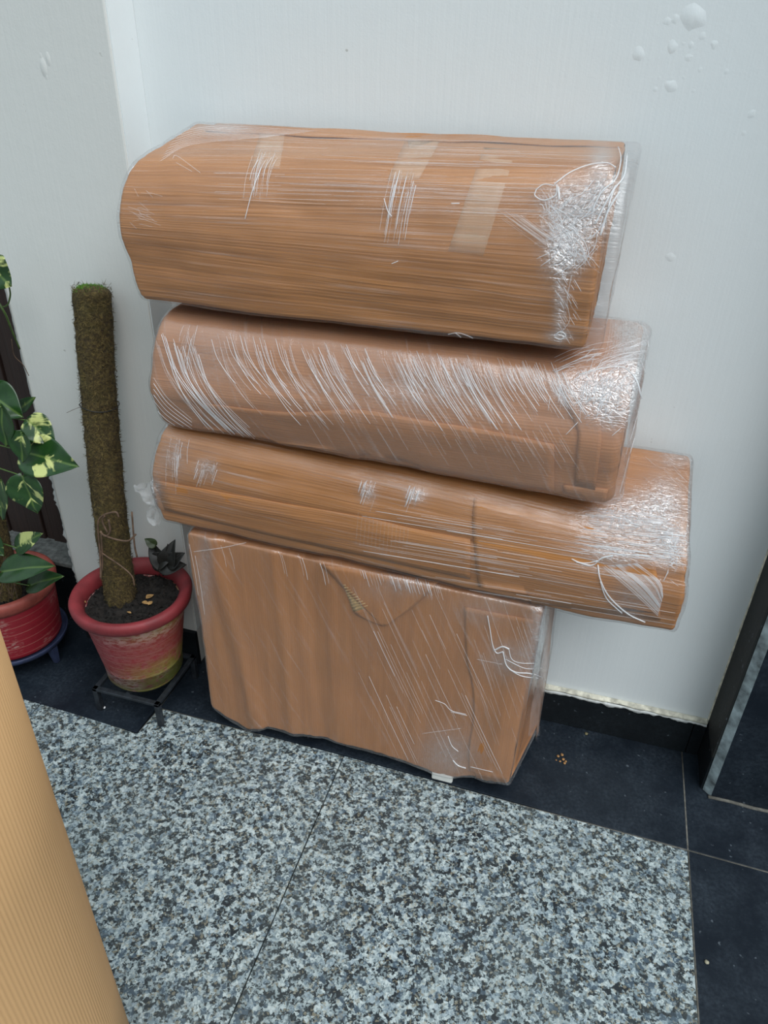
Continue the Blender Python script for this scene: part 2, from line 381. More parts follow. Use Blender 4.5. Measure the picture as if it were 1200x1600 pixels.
# blistered paint, upper right of the back wall
def blister(px, py, rpx, parent=wall_back, h=0.105):
    c = on_y(px, py, 0.0); R = rpx * (c - CAM).length / F_PX
    v = []; f = []; n = 14; rings = 5; sq = random.uniform(0.8, 1.25)
    for i in range(rings + 1):
        t = 0.10 + 0.9 * i / rings
        for j in range(n):
            a = 2 * math.pi * j / n
            rr = R * t * (1 + 0.45 * noise.noise(Vector((math.cos(a) * 1.1 + px, math.sin(a) * 1.1, py * 0.1))))
            v.append((c.x + rr * math.cos(a) * sq, 0.0008 - R * h * (1 - t * t) ** 1.6, c.z + rr * math.sin(a)))
    for i in range(rings):
        for j in range(n): f.append((i * n + j, i * n + (j + 1) % n, (i + 1) * n + (j + 1) % n, (i + 1) * n + j))
    f.append(tuple(range(n))[::-1])
    link('paint_blister', v, f, M_WALL, parent)
for b in ((1085, 27, 21), (1055, 30, 10), (1043, 33, 9), (1028, 37, 7), (1098, 57, 9), (1108, 47, 5), (1050, 75, 13), (1068, 68, 7), (1080, 70, 9), (998, 85, 13), (1116, 70, 10),
          (1025, 92, 6), (1024, 75, 4), (1076, 90, 9), (1094, 109, 8), (1068, 121, 7), (1048, 134, 12), (1030, 122, 7), (974, 130, 6), (1024, 140, 8), (1084, 142, 7), (1035, 149, 4),
          (1052, 163, 5), (1010, 153, 4), (1135, 112, 8), (1060, 92, 4), (1175, 178, 10), (1184, 203, 6), (1162, 208, 8), (1195, 182, 5), (1048, 402, 11), (1030, 398, 5),
          (1066, 330, 5), (1082, 328, 4), (1020, 325, 5), (1135, 330, 5), (1046, 345, 4), (1130, 270, 5), (1008, 347, 3), (1090, 12, 6), (1060, 5, 5), (1043, 52, 3), (1102, 85, 5)):
    blister(*b)
for b in ((68, 105, 9), (75, 92, 7), (72, 118, 5), (64, 88, 5), (100, 455, 3), (160, 20, 3)):
    c = on_y(b[0], b[1], -0.09)
    n0 = len(wall_left.children)
    R = b[2] * (c - CAM).length / F_PX; v = []; f = []; n = 12
    for i in range(5):
        t = 0.1 + 0.9 * i / 4
        for j in range(n):
            a = 2 * math.pi * j / n; v.append((c.x + R * t * math.cos(a) * 0.7, -0.0892 - R * 0.16 * (1 - t * t), c.z + R * t * math.sin(a) * 1.6))
    for i in range(4):
        for j in range(n): f.append((i * n + j, i * n + (j + 1) % n, (i + 1) * n + (j + 1) % n, (i + 1) * n + j))
    f.append(tuple(range(n))[::-1]); link('paint_blister', v, f, M_PILLAR, wall_left)

bb = box('baseboard_back', -0.938, 0.402, -0.012, 0.001, 0.0, 0.116, M_BLACKV, None, 0.0015, 'structure')
box('skirting_offcut', 0.4035, 0.432, -0.012, 0.001, 0.0, 0.114, M_BLACKV, bb, 0.001)
bl = box('baseboard_left', -1.312, -0.936, -0.102, -0.089, 0.0, 0.116, M_BLACKV, None, 0.0015, 'structure')
# ragged painted lip over the skirting and along the stone jamb
def ragged(p0, p1, dn, depth, amp, w, name, mat, parent, n=160, seed=0):
    p0, p1, dn, depth = Vector(p0), Vector(p1), Vector(dn), Vector(depth); v = []; f = []
    for i in range(n + 1):
        t = i / n; p = p0.lerp(p1, t)
        a = amp * (0.5 + noise.fractal(Vector((t * 22 + seed, seed, 0)), 0.7, 2.0, 5))
        up = w * (1 + 0.5 * noise.noise(Vector((t * 15, seed + 9, 0))))
        v += [p - dn * up, p + depth * 0.8 - dn * up * 0.3, p + depth + dn * max(a, -w * .5), p + dn * max(a, -w * .5)]
    for i in range(n):
        for j in range(3): q = 4 * i + j; f.append((q, q + 1, q + 5, q + 4))
    return link(name, v, f, mat, parent)
ragged((-0.93, -0.0005, 0.118), (0.43, -0.0005, 0.117), (0, 0, -1), (0, -0.0145, 0), 0.005, 0.0035, 'paint_lip', M_EDGE, bb, 240, 2)
M_LIP = plain('peeling_white_paint', (0.70, 0.72, 0.70), 0.7, 0.2, 60, bump=0.4)
ragged((-0.93, -0.0005, 0.113), (0.43, -0.0005, 0.112), (0, 0, -1), (0, -0.0155, 0), 0.012, 0.003, 'paint_lip', M_LIP, bb, 260, 5)

# stone-clad jamb on the right
wall_right = box('wall_right', 0.450, 1.6, -0.118, 0.0, -0.012, 3.0, M_BLACKV, None, 0, 'structure')
box('side_cladding', 0.4335, 0.4505, -0.1165, -0.0005, 0.112, 2.6, M_JAMB, wall_right, 0.001)
box('side_cladding', 0.4335, 0.4505, -0.1165, -0.0005, 0.0, 0.110, M_BLACKV, wall_right, 0.001)
# front slab with a sawn chamfered edge
bm = bmesh.new()
pl = [(0.4385, -0.1185), (0.4560, -0.1350), (1.6, -0.1350), (1.6, -0.1185)]
lo = [bm.verts.new((x, y, 0.001)) for x, y in pl]; hi = [bm.verts.new((x, y, 2.6)) for x, y in pl]
for i in range(4):
    fc = bm.faces.new((lo[i], lo[(i + 1) % 4], hi[(i + 1) % 4], hi[i])); fc.material_index = 1 if i == 0 else 0
bm.faces.new(hi); bm.faces.new(lo[::-1]); bmesh.ops.recalc_face_normals(bm, faces=bm.faces)
me = bpy.data.meshes.new('front_cladding'); bm.to_mesh(me); bm.free(); me.materials.append(M_BLACK); me.materials.append(M_CUT)
o = bpy.data.objects.new('front_cladding', me); COL.objects.link(o); o.parent = wall_right
ragged((0.4335, -0.0005, 0.10), (0.4335, -0.0005, 1.4), (1, 0, 0), (0, -0.003, 0), 0.003, 0.003, 'paint_lip', M_EDGE, wall_right, 200, 11)
gr2 = Tubes(); gr2.add([(0.45 + 0.05 * i, -0.138 + 0.002 * math.sin(i * 2.1), 0.001) for i in range(16)], 0.0045, 6)
gr2.build('grout_line', M_GROUT, wall_right)

# recess with a dark plank door left of the pillar
door = box('door_1', -2.3, -1.30, 0.050, 0.10, 0.22, 3.0, M_WOOD, None, 0, 'structure')
xp = -1.315
for i in range(12):
    w = (0.028, 0.055, 0.075)[i % 3]
    box('plank', xp - w + 0.003, xp, 0.030 + 0.006 * (i % 2), 0.052, 0.222, 2.9, M_WOOD, door, 0.003); xp -= w
sill = box('trim_1', -2.3, -1.312, -0.045, 0.12, -0.012, 0.218, M_BLACKV, None, 0.003, 'structure')
box('sill_stone', -2.3, -1.3125, -0.060, 0.060, 0.2185, 0.236, M_CONC, sill, 0.004)

# ------------------------------------------------------------------ parcels
NE, NC, MU = 14, 10, 150
def rounded_profile(pts):
    """pts: (x,y,z,r) corners in order -> list of (x,y,z); fixed sample count per corner/edge"""
    n = len(pts); out = []; tang = []
    for i in range(n):
        p = Vector(pts[i][:3]); a = Vector(pts[i - 1][:3]); b = Vector(pts[(i + 1) % n][:3]); r = pts[i][3]
        da = (a - p); db = (b - p)
        r = min(r, da.length * 0.46, db.length * 0.46)
        tang.append((p + da.normalized() * r, p, p + db.normalized() * r))
    for i in range(n):
        s, p, e = tang[i]
        for k in range(NC):
            t = k / NC; out.append(s * (1 - t) ** 2 + p * 2 * t * (1 - t) + e * t * t)
        nx = tang[(i + 1) % n][0]
        for k in range(NE): out.append(e.lerp(nx, k / NE))
    return out
def parcel_grid(Lp, Rp, off=0.0, rend=0.03, exL=0.0, exR=0.0, disp=None, zmap=None, mid=None):
    L = rounded_profile(Lp); R = rounded_profile(Rp); n = len(L)
    cL = sum(L, Vector()) / n; cR = sum(R, Vector()) / n
    def grow(P, c):
        out = []
        for i, p in enumerate(P):
            t = P[(i + 1) % n] - P[i - 1]; nm = Vector((0, t.z, -t.y))
            if nm.dot(p - c) < 0: nm = -nm
            if nm.length > 1e-9: nm.normalize()
            out.append(p + nm * off)
        return out
    if off: L = grow(L, cL); R = grow(R, cR)
    length = (cR - cL).length
    us = []
    for i in range(MU + 1):
        t = i / MU; us.append(0.5 - 0.5 * math.cos(math.pi * t) if False else t)
    # concentrate stations at the ends
    us = [0.0] + [rend / length * (1 - math.cos(math.pi / 2 * k / 8)) for k in range(1, 9)]
    tail = [1 - u for u in us][::-1]
    m = MU; a = us[-1]; b = tail[0]
    us = us + [a + (b - a) * k / m for k in range(1, m)] + tail
    V = []; UV = []
    arc = [0.0]
    for i in range(n): arc.append(arc[-1] + (R[(i + 1) % n] - R[i]).length * 0.5 + (L[(i + 1) % n] - L[i]).length * 0.5)
    for u in us:
        d = min(u, 1 - u) * length; ins = 0.0
        if d < rend: ins = rend - math.sqrt(max(0, rend * rend - (rend - d) ** 2))
        c = cL.lerp(cR, u)
        bulge = math.sin(math.pi * u)
        for i in range(n):
            p = L[i].lerp(R[i], u)
            q = p - c; rad = math.hypot(q.y, q.z)
            if ins and rad > 1e-6:
                k = max(0.02, (rad - ins) / rad); p = Vector((p.x, c.y + q.y * k, c.z + q.z * k))
            if exL and u < 0.12: p.x -= exL * (1 - u / 0.12) ** 2
            if exR and u > 0.88: p.x += exR * (1 - (1 - u) / 0.12) ** 2
            if mid: p = mid(p, u, i / n)
            if zmap: p = zmap(p)
            V.append(p); UV.append((u * length, arc[i]))
    nu = len(us); F = []
    for a in range(nu - 1):
        for i in range(n):
            j = (i + 1) % n; F.append((a * n + i, (a + 1) * n + i, (a + 1) * n + j, a * n + j))
    # end caps: shrinking rings
    for side in (0, 1):
        base = 0 if side == 0 else (nu - 1) * n; c = sum((V[base + i] for i in range(n)), Vector()) / n
        prev = [base + i for i in range(n)]; rings = 7
        for k in range(1, rings + 1):
            s = 1 - k / rings * 0.97; cur = []
            for i in range(n):
                p = c + (V[base + i] - c) * s
                cur.append(len(V)); V.append(p); UV.append((UV[base + i][0] + (1 - s) * 0.15 * (1 if side else -1), UV[base + i][1]))
            for i in range(n):
                j = (i + 1) % n; q = (prev[i], prev[j], cur[j], cur[i]); F.append(q if side else q[::-1])
            prev = cur
        F.append(tuple(prev) if side else tuple(prev[::-1]))
    # displace along normals
    me = bpy.data.meshes.new('tmp'); me.from_pydata([tuple(v) for v in V], [], F); me.update()
    nr = [v.normal.copy() for v in me.vertices]; bpy.data.meshes.remove(me)
    if disp: V = [v + nr[i] * disp(v, UV[i]) for i, v in enumerate(V)]
    return V, F, UV, n, nu
class Parcel:
    def __init__(s, label, Lp, Rp, card, film, seed, rend=0.03, exL=0.0, exR=0.01, amp=0.004, streak=0.0012, flute='u', zmap=None, crumple_glare=(), foff=0.0042, folds=(), mid=None, lo=None, hi=None):
        cx = (Lp[0][0] + Rp[0][0]) / 2
        zb = min(p[2] for p in Lp + Rp)
        if zmap: zb = 0.0
        s.root = thing('wrapped_parcel', label, 'parcel', None, (cx, -0.15, zb))
        def disp(p, uv):
            a = amp * noise.fractal(Vector((p.x * 5 + seed, p.y * 6, p.z * 8)), 0.8, 2.0, 3)
            if flute == 'u': a += streak * noise.fractal(Vector((uv[0] * 3.5, uv[1] * 60, seed)), 0.8, 2.0, 3)
            else: a += streak * noise.fractal(Vector((uv[0] * 32, uv[1] * 2.0, seed)), 0.8, 2.0, 3)
            for fn in folds: a += fn(p, uv)
            return a
        def fdisp(p, uv):
            a = amp * noise.fractal(Vector((p.x * 5 + seed, p.y * 6, p.z * 8)), 0.8, 2.0, 3)
            for fn in folds: a += fn(p, uv)
            return a + 0.0012 * noise.noise(Vector((uv[0] * 22, uv[1] * 30, seed + 4)))
        V, F, UV, s.n, s.nu = parcel_grid(Lp, Rp, 0.0, rend, 0, 0, disp, zmap, mid)
        def settle(V, g):
            # soft parcels flatten where they rest on one another
            for p in V:
                if lo and p.z < lo(p) + g: p.z = lo(p) + g
                if hi and p.z > hi(p) - g: p.z = hi(p) - g
            return V
        V = settle(V, 0.004)
        s.card_mat = card; s.V, s.UV = V, UV
        s.card = link('cardboard_wrap', V, F, card, s.root, True, None, UV)
        s.bvh = BVHTree.FromPolygons(V, F)
        V, F, UV, n, nu = parcel_grid(Lp, Rp, foff, rend * 1.15, exL, exR, fdisp, zmap, mid)
        V = settle(V, 0.0004); s.fV = V
        cr = [0.0] * len(V)
        for px, py, rx, ry, st in crumple_glare:
            for i, v in enumerate(V):
                d = v - CAM; w = Vector((right.dot(d), down.dot(d), fwd.dot(d)))
                X = 600 + F_PX * w.x / w.z; Y = 800 + F_PX * w.y / w.z
                q = ((X - px) / rx) ** 2 + ((Y - py) / ry) ** 2
                if q < 4: cr[i] = min(1.0, cr[i] + st * math.exp(-1.6 * q))  # blobs crumple the film and paint sky glare into it as white haze
        s.film = link('stretch_film', V, F, film, s.root, True, None, UV, {'crumple_glare': cr})
        s.fbvh = BVHTree.FromPolygons(V, F)
        s.tb = Tubes(); s.ts = Tubes()
    def hit(s, px, py, film=True, off=0.0):
        h = (s.fbvh if film else s.bvh).ray_cast(CAM, ray(px, py))
        if h[0] is None: return None
        nm = h[1] if h[1].dot(CAM - h[0]) > 0 else -h[1]
        return h[0] + nm * off, nm
    def crease(s, pts, r=0.0007, soft=False, n=6, r1=None):
        r *= 0.75
        pl = spline([Vector((p[0], p[1], 0)) for p in pts], n); out = []
        for p in pl:
            h = s.hit(p.x, p.y, True, r * 0.5)
            if h is None:
                if len(out) > 1: (s.ts if soft else s.tb).add(out, r, 4, r1)
                out = []
            else:
                if out and (h[0] - out[-1]).length > 0.06:
                    if len(out) > 1: (s.ts if soft else s.tb).add(out, r, 4, r1)
                    out = []
                out.append(h[0])
        if len(out) > 1: (s.ts if soft else s.tb).add(out, r, 4, r1)
    def patch(s, left, rgt, nu, nv, off, mat, name, film=False, thick=0.0025, wave=None, lift=None, label=None):
        """sheet of card or tape lying on the parcel between two edge lines"""
        Lq = spline([Vector((p[0], p[1], 0)) for p in left], 8); Rq = spline([Vector((p[0], p[1], 0)) for p in rgt], 8)
        def at(P, t):
            x = t * (len(P) - 1); i = min(int(x), len(P) - 2); return P[i].lerp(P[i + 1], x - i)
        top = []; bot = []; uv = []; prev = None
        for j in range(nv + 1):
            for i in range(nu + 1):
                p = at(Lq, j / nv).lerp(at(Rq, j / nv), i / nu)
                h = s.hit(p.x, p.y, film, 0.0)
                if h is None:
                    g = (s.fbvh if film else s.bvh).find_nearest(prev[0] if prev else on_y(p.x, p.y, -0.15)); h = (g[0], g[1])
                prev = h
                o = off + (wave(i / nu, j / nv) if wave else 0) + (lift(i / nu, j / nv) if lift else 0)
                top.append(h[0] + h[1] * (o + thick)); bot.append(h[0] + h[1] * (o - 0.001 if not lift else o)); uv.append((h[0].x, h[0].z))
        n1 = nu + 1; F = []; m = len(top)
        for j in range(nv):
            for i in range(nu):
                a = j * n1 + i; F.append((a, a + 1, a + n1 + 1, a + n1)); F.append((m + a, m + a + n1, m + a + n1 + 1, m + a + 1))
        ring = [i for i in range(n1)] + [j * n1 + nu for j in range(1, nv + 1)] + [nv * n1 + i for i in range(nu - 1, -1, -1)] + [j * n1 for j in range(nv - 1, 0, -1)]
        for k in range(len(ring)):
            a, b = ring[k], ring[(k + 1) % len(ring)]; F.append((a, m + a, m + b, b))
        me_v = top + bot
        o = link(name, me_v, F, mat, s.root, True, None, uv + uv)
        bm = bmesh.new(); bm.from_mesh(o.data); bmesh.ops.recalc_face_normals(bm, faces=bm.faces); bm.to_mesh(o.data); bm.free()
        o.data.polygons.foreach_set('use_smooth', [False] * len(o.data.polygons)) if nu < 3 else None
        if label: o['label'] = label
        return o
    def finish(s):
        if s.tb.v: s.tb.build('film_crease', M_CREASE, s.root, 'stuff')
        if s.ts.v: s.ts.build('film_crease', M_CREASE_S, s.root, 'stuff')
        unparent_shift(s.root)
R_ = random.Random(5)
REST_AB = lambda p: 1.1068
REST_BC = lambda p: 0.8525 + max(0.0, min(1.0, (p.x + 0.82) / 0.91)) * (-0.028 * max(0.0, min(1.0, -p.y / 0.28)))
REST_CD = lambda p: (0.607 - 0.0255 * (p.x + 0.85)) if p.x < 0.03 else (0.0 if p.z < 0.7 else 0.6)
def sag_c(p, u, k):
    w = max(0.0, min(1.0, (0.68 - p.z) / 0.07)); return Vector((p.x, p.y, p.z - 0.015 * w * math.exp(-((p.x - 0.02) / 0.30) ** 2)))
def gauss_fold(axis, c, w, a):
    """a long ridge or valley across the card"""
    return lambda p, uv: a * math.exp(-((axis(p) - c) / w) ** 2)

# --- A: the topmost parcel
FILM_A = film_mat('stretch_film_lengthwise', 0.01, 0.42, 0.0, 70, 0.55, 1.2, 0.54)
A = Parcel('topmost long parcel, glossy film drawn lengthwise over brown corrugated card, white crumpled right corner',
    [(-0.805, -0.02, 1.112, .03), (-0.820, -0.287, 1.110, .015), (-0.838, -0.302, 1.245, .03), (-0.822, -0.268, 1.338, .05), (-0.800, -0.03, 1.397, .035)],
    [(-0.005, -0.02, 1.110, .03), (-0.010, -0.287, 1.108, .012), (-0.010, -0.298, 1.250, .06), (-0.012, -0.262, 1.375, .06), (0.000, -0.03, 1.393, .025)],
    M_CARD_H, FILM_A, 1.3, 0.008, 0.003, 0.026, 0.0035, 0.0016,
    crumple_glare=((900, 330, 50, 55, 0.9), (880, 400, 35, 45, 0.8), (940, 290, 25, 60, 0.7), (875, 480, 12, 60, 0.5), (875, 525, 25, 10, 0.6), (350, 200, 60, 12, 0.35)), lo=REST_AB,
    folds=(gauss_fold(lambda p: p.z - 0.05 * p.x, 1.19, .012, .0015), gauss_fold(lambda p: p.z + 0.02 * p.x, 1.145, .010, .001)))
A.patch([(640, 206), (605, 282)], [(694, 209), (655, 280)], 4, 8, 0.0006, M_TAPE, 'tape_strip', thick=0.0003)
A.patch([(762, 213), (700, 392)], [(812, 216), (755, 400)], 4, 10, 0.0006, M_TAPE, 'tape_strip', thick=0.0003)
A.patch([(408, 205), (390, 262)], [(446, 205), (437, 264)], 4, 6, 0.0006, M_TAPE, 'tape_strip', thick=0.0003)
# paper overlap along the back of the top
def top_sheet(P, u0, u1, k0, k1, off, mat, name):
    """sheet following parcel vertices between stations/profile indices"""
    n = P.n; top = []; uv = []; cols = 60; rows = k1 - k0
    for a in range(cols + 1):
        st = int((u0 + (u1 - u0) * a / cols) * (P.nu - 1))
        for b in range(rows + 1):
            i = st * n + (k0 + b) % n
            wob = 1.0 if b else 0.55 + 0.9 * abs(noise.noise(Vector((a * 0.13, 1.7, 0))))
            top.append(P.V[i] + Vector((0, 0, 1)) * off * 0.75 * wob + (Vector((0, -0.012 * noise.noise(Vector((a * 0.09, 0, 4))), 0)) if b == 0 else Vector()))
            uv.append(P.UV[i])
    m = len(top); allv = top + [t - Vector((0, 0, 0.0018)) for t in top]; F = []; r1 = rows + 1
    for a in range(cols):
        for b in range(rows):
            q = a * r1 + b; F.append((q, q + r1, q + r1 + 1, q + 1)); F.append((m + q, m + q + 1, m + q + r1 + 1, m + q + r1))
        q = a * r1; F.append((q, m + q, m + q + r1, q + r1)); q += rows; F.append((q, q + r1, m + q + r1, m + q))
    return link(name, allv, F, mat, P.root, True, None, uv + uv)
CE = NC + NE
top_sheet(A, 0.10, 0.985, 3 * CE + CE - 3, 4 * CE + 6, 0.0045, M_CARD_H, 'card_overlap')
for i in range(58):
    y = 210 + 115 * R_.random(); x0 = 330 + 420 * R_.random(); L = 60 + 230 * R_.random()
    A.crease([(x0, y + 0.035 * (x0 - 500)), (x0 + L, y + 0.035 * (x0 + L - 500) + R_.uniform(-3, 3))], R_.uniform(0.0003, 0.0006), True)
for i in range(20):
    x = 392 + 42 * R_.random(); y = 232 + 20 * R_.random(); L = 30 + 50 * R_.random()
    A.crease([(x, y), (x - 10, y + L * .5), (x - 14, y + L)], R_.uniform(0.0003, 0.0007), R_.random() < .6)
A.crease([(408, 262), (394, 300), (383, 342)], 0.0011)
for i in range(30):
    x = 612 + 40 * R_.random(); y = 262 + 40 * R_.random(); L = 25 + 90 * R_.random()
    A.crease([(x, y), (x - 7 * L / 60, y + L * .5), (x - 12 * L / 60, y + L)], R_.uniform(0.0003, 0.0009), R_.random() < .5)
A.crease([(600, 310), (606, 330), (612, 338)], 0.001); A.crease([(612, 412), (622, 408)], 0.0009); A.crease([(705, 318), (718, 318)], 0.0012)
A.crease([(838, 296), (836, 306), (850, 313), (868, 305), (870, 288)], 0.0013); A.crease([(838, 296), (850, 288), (866, 290)], 0.001)
A.crease([(866, 288), (890, 270), (920, 258), (948, 255), (962, 262)], 0.0013)
A.crease([(872, 292), (874, 312)], 0.0022, False)
A.crease([(966, 230), (970, 250), (962, 280), (940, 300), (925, 330)], 0.0015); A.crease([(980, 240), (975, 275), (958, 300), (945, 345)], 0.0017)
A.crease([(968, 300), (950, 330), (938, 368)], 0.0022); A.crease([(962, 290), (946, 318), (930, 350)], 0.0018)
for i in range(120):
    x = R_.uniform(868, 950); y = 290 + R_.uniform(0, 110) - 0.3 * (x - 900)
    an = R_.gauss(2.15, 0.28); L = R_.uniform(14, 55); A.crease([(x, y), (x + math.cos(an) * L * .5 + R_.uniform(-2, 2), y + math.sin(an) * L * .5), (x + math.cos(an + .2) * L, y + math.sin(an + .2) * L)], R_.uniform(0.0002, 0.0007), R_.random() < .6, 4)
for i in range(90):
    x = R_.uniform(840, 905); y = 320 + (x - 840) * 1.05 + R_.uniform(-35, 25); an = R_.gauss(0.75, 0.25); L = R_.uniform(12, 45)
    A.crease([(x, y), (x + math.cos(an) * L * .5, y + math.sin(an) * L * .5 + R_.uniform(-2, 2)), (x + math.cos(an + .25) * L, y + math.sin(an + .25) * L)], R_.uniform(0.0002, 0.0006), R_.random() < .6, 4)
for i in range(36):
    t = R_.random(); x = 770 + 100 * t; y = 330 + 40 * t + R_.uniform(-12, 8); L = R_.uniform(30, 70)
    A.crease([(x, y), (x + L, y + L * 0.72)], R_.uniform(0.0003, 0.0005), True, 5)
for i in range(45):
    x = R_.uniform(866, 898); y = R_.uniform(425, 525); L = R_.uniform(6, 18)
    A.crease([(x, y), (x + L * .6, y + L)], R_.uniform(0.0003, 0.0006), R_.random() < .6, 3)
A.crease([(893, 430), (886, 470), (890, 500), (876, 520)], 0.0011, True); A.crease([(868, 523), (876, 518), (884, 524), (876, 530), (866, 527)], 0.001)
A.crease([(700, 522), (716, 520), (735, 526), (745, 533)], 0.0012, True); A.crease([(712, 520), (722, 528)], 0.0014, True)
A.crease([(270, 248), (277, 244), (313, 270)], 0.0008, True); A.crease([(275, 254), (300, 268)], 0.0007, True)
for i in range(10): A.crease([(250 + i * 3, 252 - i * 5), (300 + 5 * i, 226 - i * 3.2), (420 + 8 * i, 214 - i)], 0.0007, True)
for i in range(22):
    x = R_.uniform(196, 230); y = R_.uniform(290, 350); A.crease([(x, y), (x + R_.uniform(5, 30), y + R_.uniform(-4, 14))], 0.0004, True, 4)
A.finish()

# --- B: second parcel, film wrapped crosswise
FILM_B = film_mat('stretch_film_crosswise', 0.085, 0.26, 1.15, 45, 0.40, 1.2, 0.52)
B = Parcel('second parcel from the top, milky film ribbed with fine diagonal white creases',
    [(-0.815, -0.02, 0.858, .04), (-0.822, -0.280, 0.853, .030), (-0.826, -0.312, 0.945, .02), (-0.795, -0.285, 1.088, .055), (-0.795, -0.03, 1.098, .04)],
    [(0.085, -0.02, 0.852, .04), (0.082, -0.280, 0.828, .025), (0.078, -0.308, 0.955, .03), (0.076, -0.272, 1.072, .045), (0.085, -0.02, 1.100, .045)],
    M_CARD_B, FILM_B, 4.1, 0.020, 0.002, 0.015, 0.0042, 0.0010,
    crumple_glare=((935, 610, 60, 40, 0.75), (985, 560, 30, 60, 0.7), (985, 510, 40, 35, 0.55), (960, 650, 40, 25, 0.5), (640, 610, 170, 45, 0.22), (330, 560, 70, 60, 0.16)), lo=REST_BC, hi=REST_AB)
B.patch([(874, 604), (889, 640), (903, 672), (902, 700), (898, 757)], [(930, 598), (935, 640), (940, 675), (938, 705), (930, 764)], 6, 16, 0.0004, M_CARD_B, 'card_flap', thick=0.0026)
B.patch([(880, 757), (882, 781)], [(950, 764), (944, 790)], 10, 4, 0.0006, M_CARD_B, 'card_flap', thick=0.0016)
B.patch([(318, 630), (450, 644), (560, 640), (660, 656), (760, 672), (866, 694)], [(318, 676), (450, 697), (560, 714), (660, 732), (760, 750), (866, 770)], 10, 40, 0.0004, M_CARD_B, 'card_overlap', thick=0.0024)
for i in range(26):
    x = 243 + 70 * i / 26 + R_.uniform(-4, 4); y = 520 + R_.uniform(0, 45)
    B.crease([(x, y), (x + 18, y + 52), (x + 52, y + 100), (x + 95, y + 142)], R_.uniform(0.0004, 0.0010), R_.random() < .4, 6)
for i in range(8):
    B.crease([(240, 590 + i * 9), (262, 622 + i * 7), (300, 655 + i * 5)], R_.uniform(0.0005, 0.0009), R_.random() < .4)
for i in range(10):
    x = R_.uniform(283, 312); y = R_.uniform(505, 530); L = R_.uniform(25, 60); B.crease([(x, y), (x - 6, y + L * .6), (x - 7, y + L)], R_.uniform(0.0004, 0.001), R_.random() < .5)
for i in range(34):
    x = 320 + 150 * R_.random(); y = 525 + 0.1 * (x - 300) + R_.uniform(-10, 15); L = R_.uniform(60, 130)
    B.crease([(x, y), (x + L * .12, y + L * .4), (x + L * .36, y + L * .78), (x + L * .55, y + L)], R_.uniform(0.0003, 0.0008), R_.random() < .45, 5)
for i in range(190):
    x = 468 + 420 * R_.random() ** 1.05; y = 540 + 0.085 * (x - 470) + R_.uniform(-8, 22); L = R_.uniform(30, 105) * (1 if x < 780 else .7)
    B.crease([(x, y), (x + L * .22, y + L * .5), (x + L * .55, y + L)], R_.uniform(0.0003, 0.0009), R_.random() < .42, 5)
for i in range(90):
    x = 470 + 420 * R_.random(); y = 600 + 0.12 * (x - 470) + R_.uniform(-20, 60); L = R_.uniform(14, 50)
    B.crease([(x, y), (x + L * .6, y + L)], R_.uniform(0.0003, 0.0005), True, 4)
for i in range(120):
    x = R_.gauss(945, 28); y = R_.gauss(600, 24); an = R_.gauss(1.9, 0.5); L = R_.uniform(8, 34)
    B.crease([(x, y), (x + math.cos(an) * L, y + math.sin(an) * L)], R_.uniform(0.0003, 0.0008), R_.random() < .5, 4)
for i in range(60):
    x = R_.uniform(860, 1000); y = 575 + R_.uniform(-25, 12) - 0.12 * (x - 900); L = R_.uniform(20, 70)
    B.crease([(x, y), (x + L * .5, y - L * .22), (x + L, y - L * .3)], R_.uniform(0.0003, 0.0007), R_.random() < .6, 4)
B.crease([(905, 585), (940, 576), (972, 574), (990, 588), (1000, 610)], 0.0014); B.crease([(988, 585), (996, 600), (1001, 622)], 0.0024)
B.crease([(912, 580), (908, 620), (906, 655)], 0.0010, True)
B.crease([(1012, 530), (1016, 575), (1004, 640), (985, 705), (968, 770)], 0.0013, True); B.crease([(1000, 560), (1008, 590), (998, 640), (978, 710)], 0.001, True)
for i in range(16): B.crease([(955 + i * 3.5, 500 + R_.uniform(-5, 5)), (950 + i * 4.5, 535), (940 + i * 4.5, 572)], 0.0005, True)
B.finish()

# --- C: third and longest parcel
FILM_C = film_mat('stretch_film_lengthwise_tight', 0.015, 0.42, 0.02, 60, 0.50, 1.2, 0.53)
C = Parcel('third parcel from the top, the longest, with a bright wrinkled right end',
    [(-0.835, -0.02, 0.612, .04), (-0.848, -0.285, 0.610, .030), (-0.862, -0.302, 0.742, .05), (-0.822, -0.275, 0.848, .045), (-0.815, -0.03, 0.852, .04)],
    [(0.232, -0.02, 0.606, .03), (0.240, -0.289, 0.594, .012), (0.236, -0.304, 0.690, .05), (0.220, -0.270, 0.785, .060), (0.226, -0.02, 0.846, .04)],
    M_CARD_H, FILM_C, 7.7, 0.008, 0.004, 0.006, 0.0045, 0.0015,
    crumple_glare=((985, 810, 80, 42, 0.9), (1045, 850, 34, 40, 0.8), (1040, 780, 40, 45, 0.55), (960, 870, 60, 25, 0.45), (985, 935, 40, 40, 0.30), (650, 775, 18, 14, 0.5), (575, 770, 16, 20, 0.35),
             (322, 732, 22, 18, 0.5), (270, 715, 28, 35, 0.35), (240, 770, 14, 40, 0.5), (1060, 715, 40, 18, 0.4)), lo=REST_CD, hi=REST_BC, mid=sag_c,
    folds=(gauss_fold(lambda p: p.z + 0.01 * p.x, 0.715, .008, -.004),))
C.patch([(741, 778), (739, 820), (744, 880), (750, 930)], [(1020, 850), (1024, 880), (1030, 930), (1032, 968)], 40, 10, 0.0005, M_CARD_H, 'card_flap', thick=0.0026)
C.patch([(242, 750), (420, 782), (560, 806), (650, 826), (735, 842)], [(258, 796), (420, 835), (560, 866), (650, 886), (735, 904)], 8, 36, 0.0004, M_CARD_H, 'card_overlap', thick=0.0022)
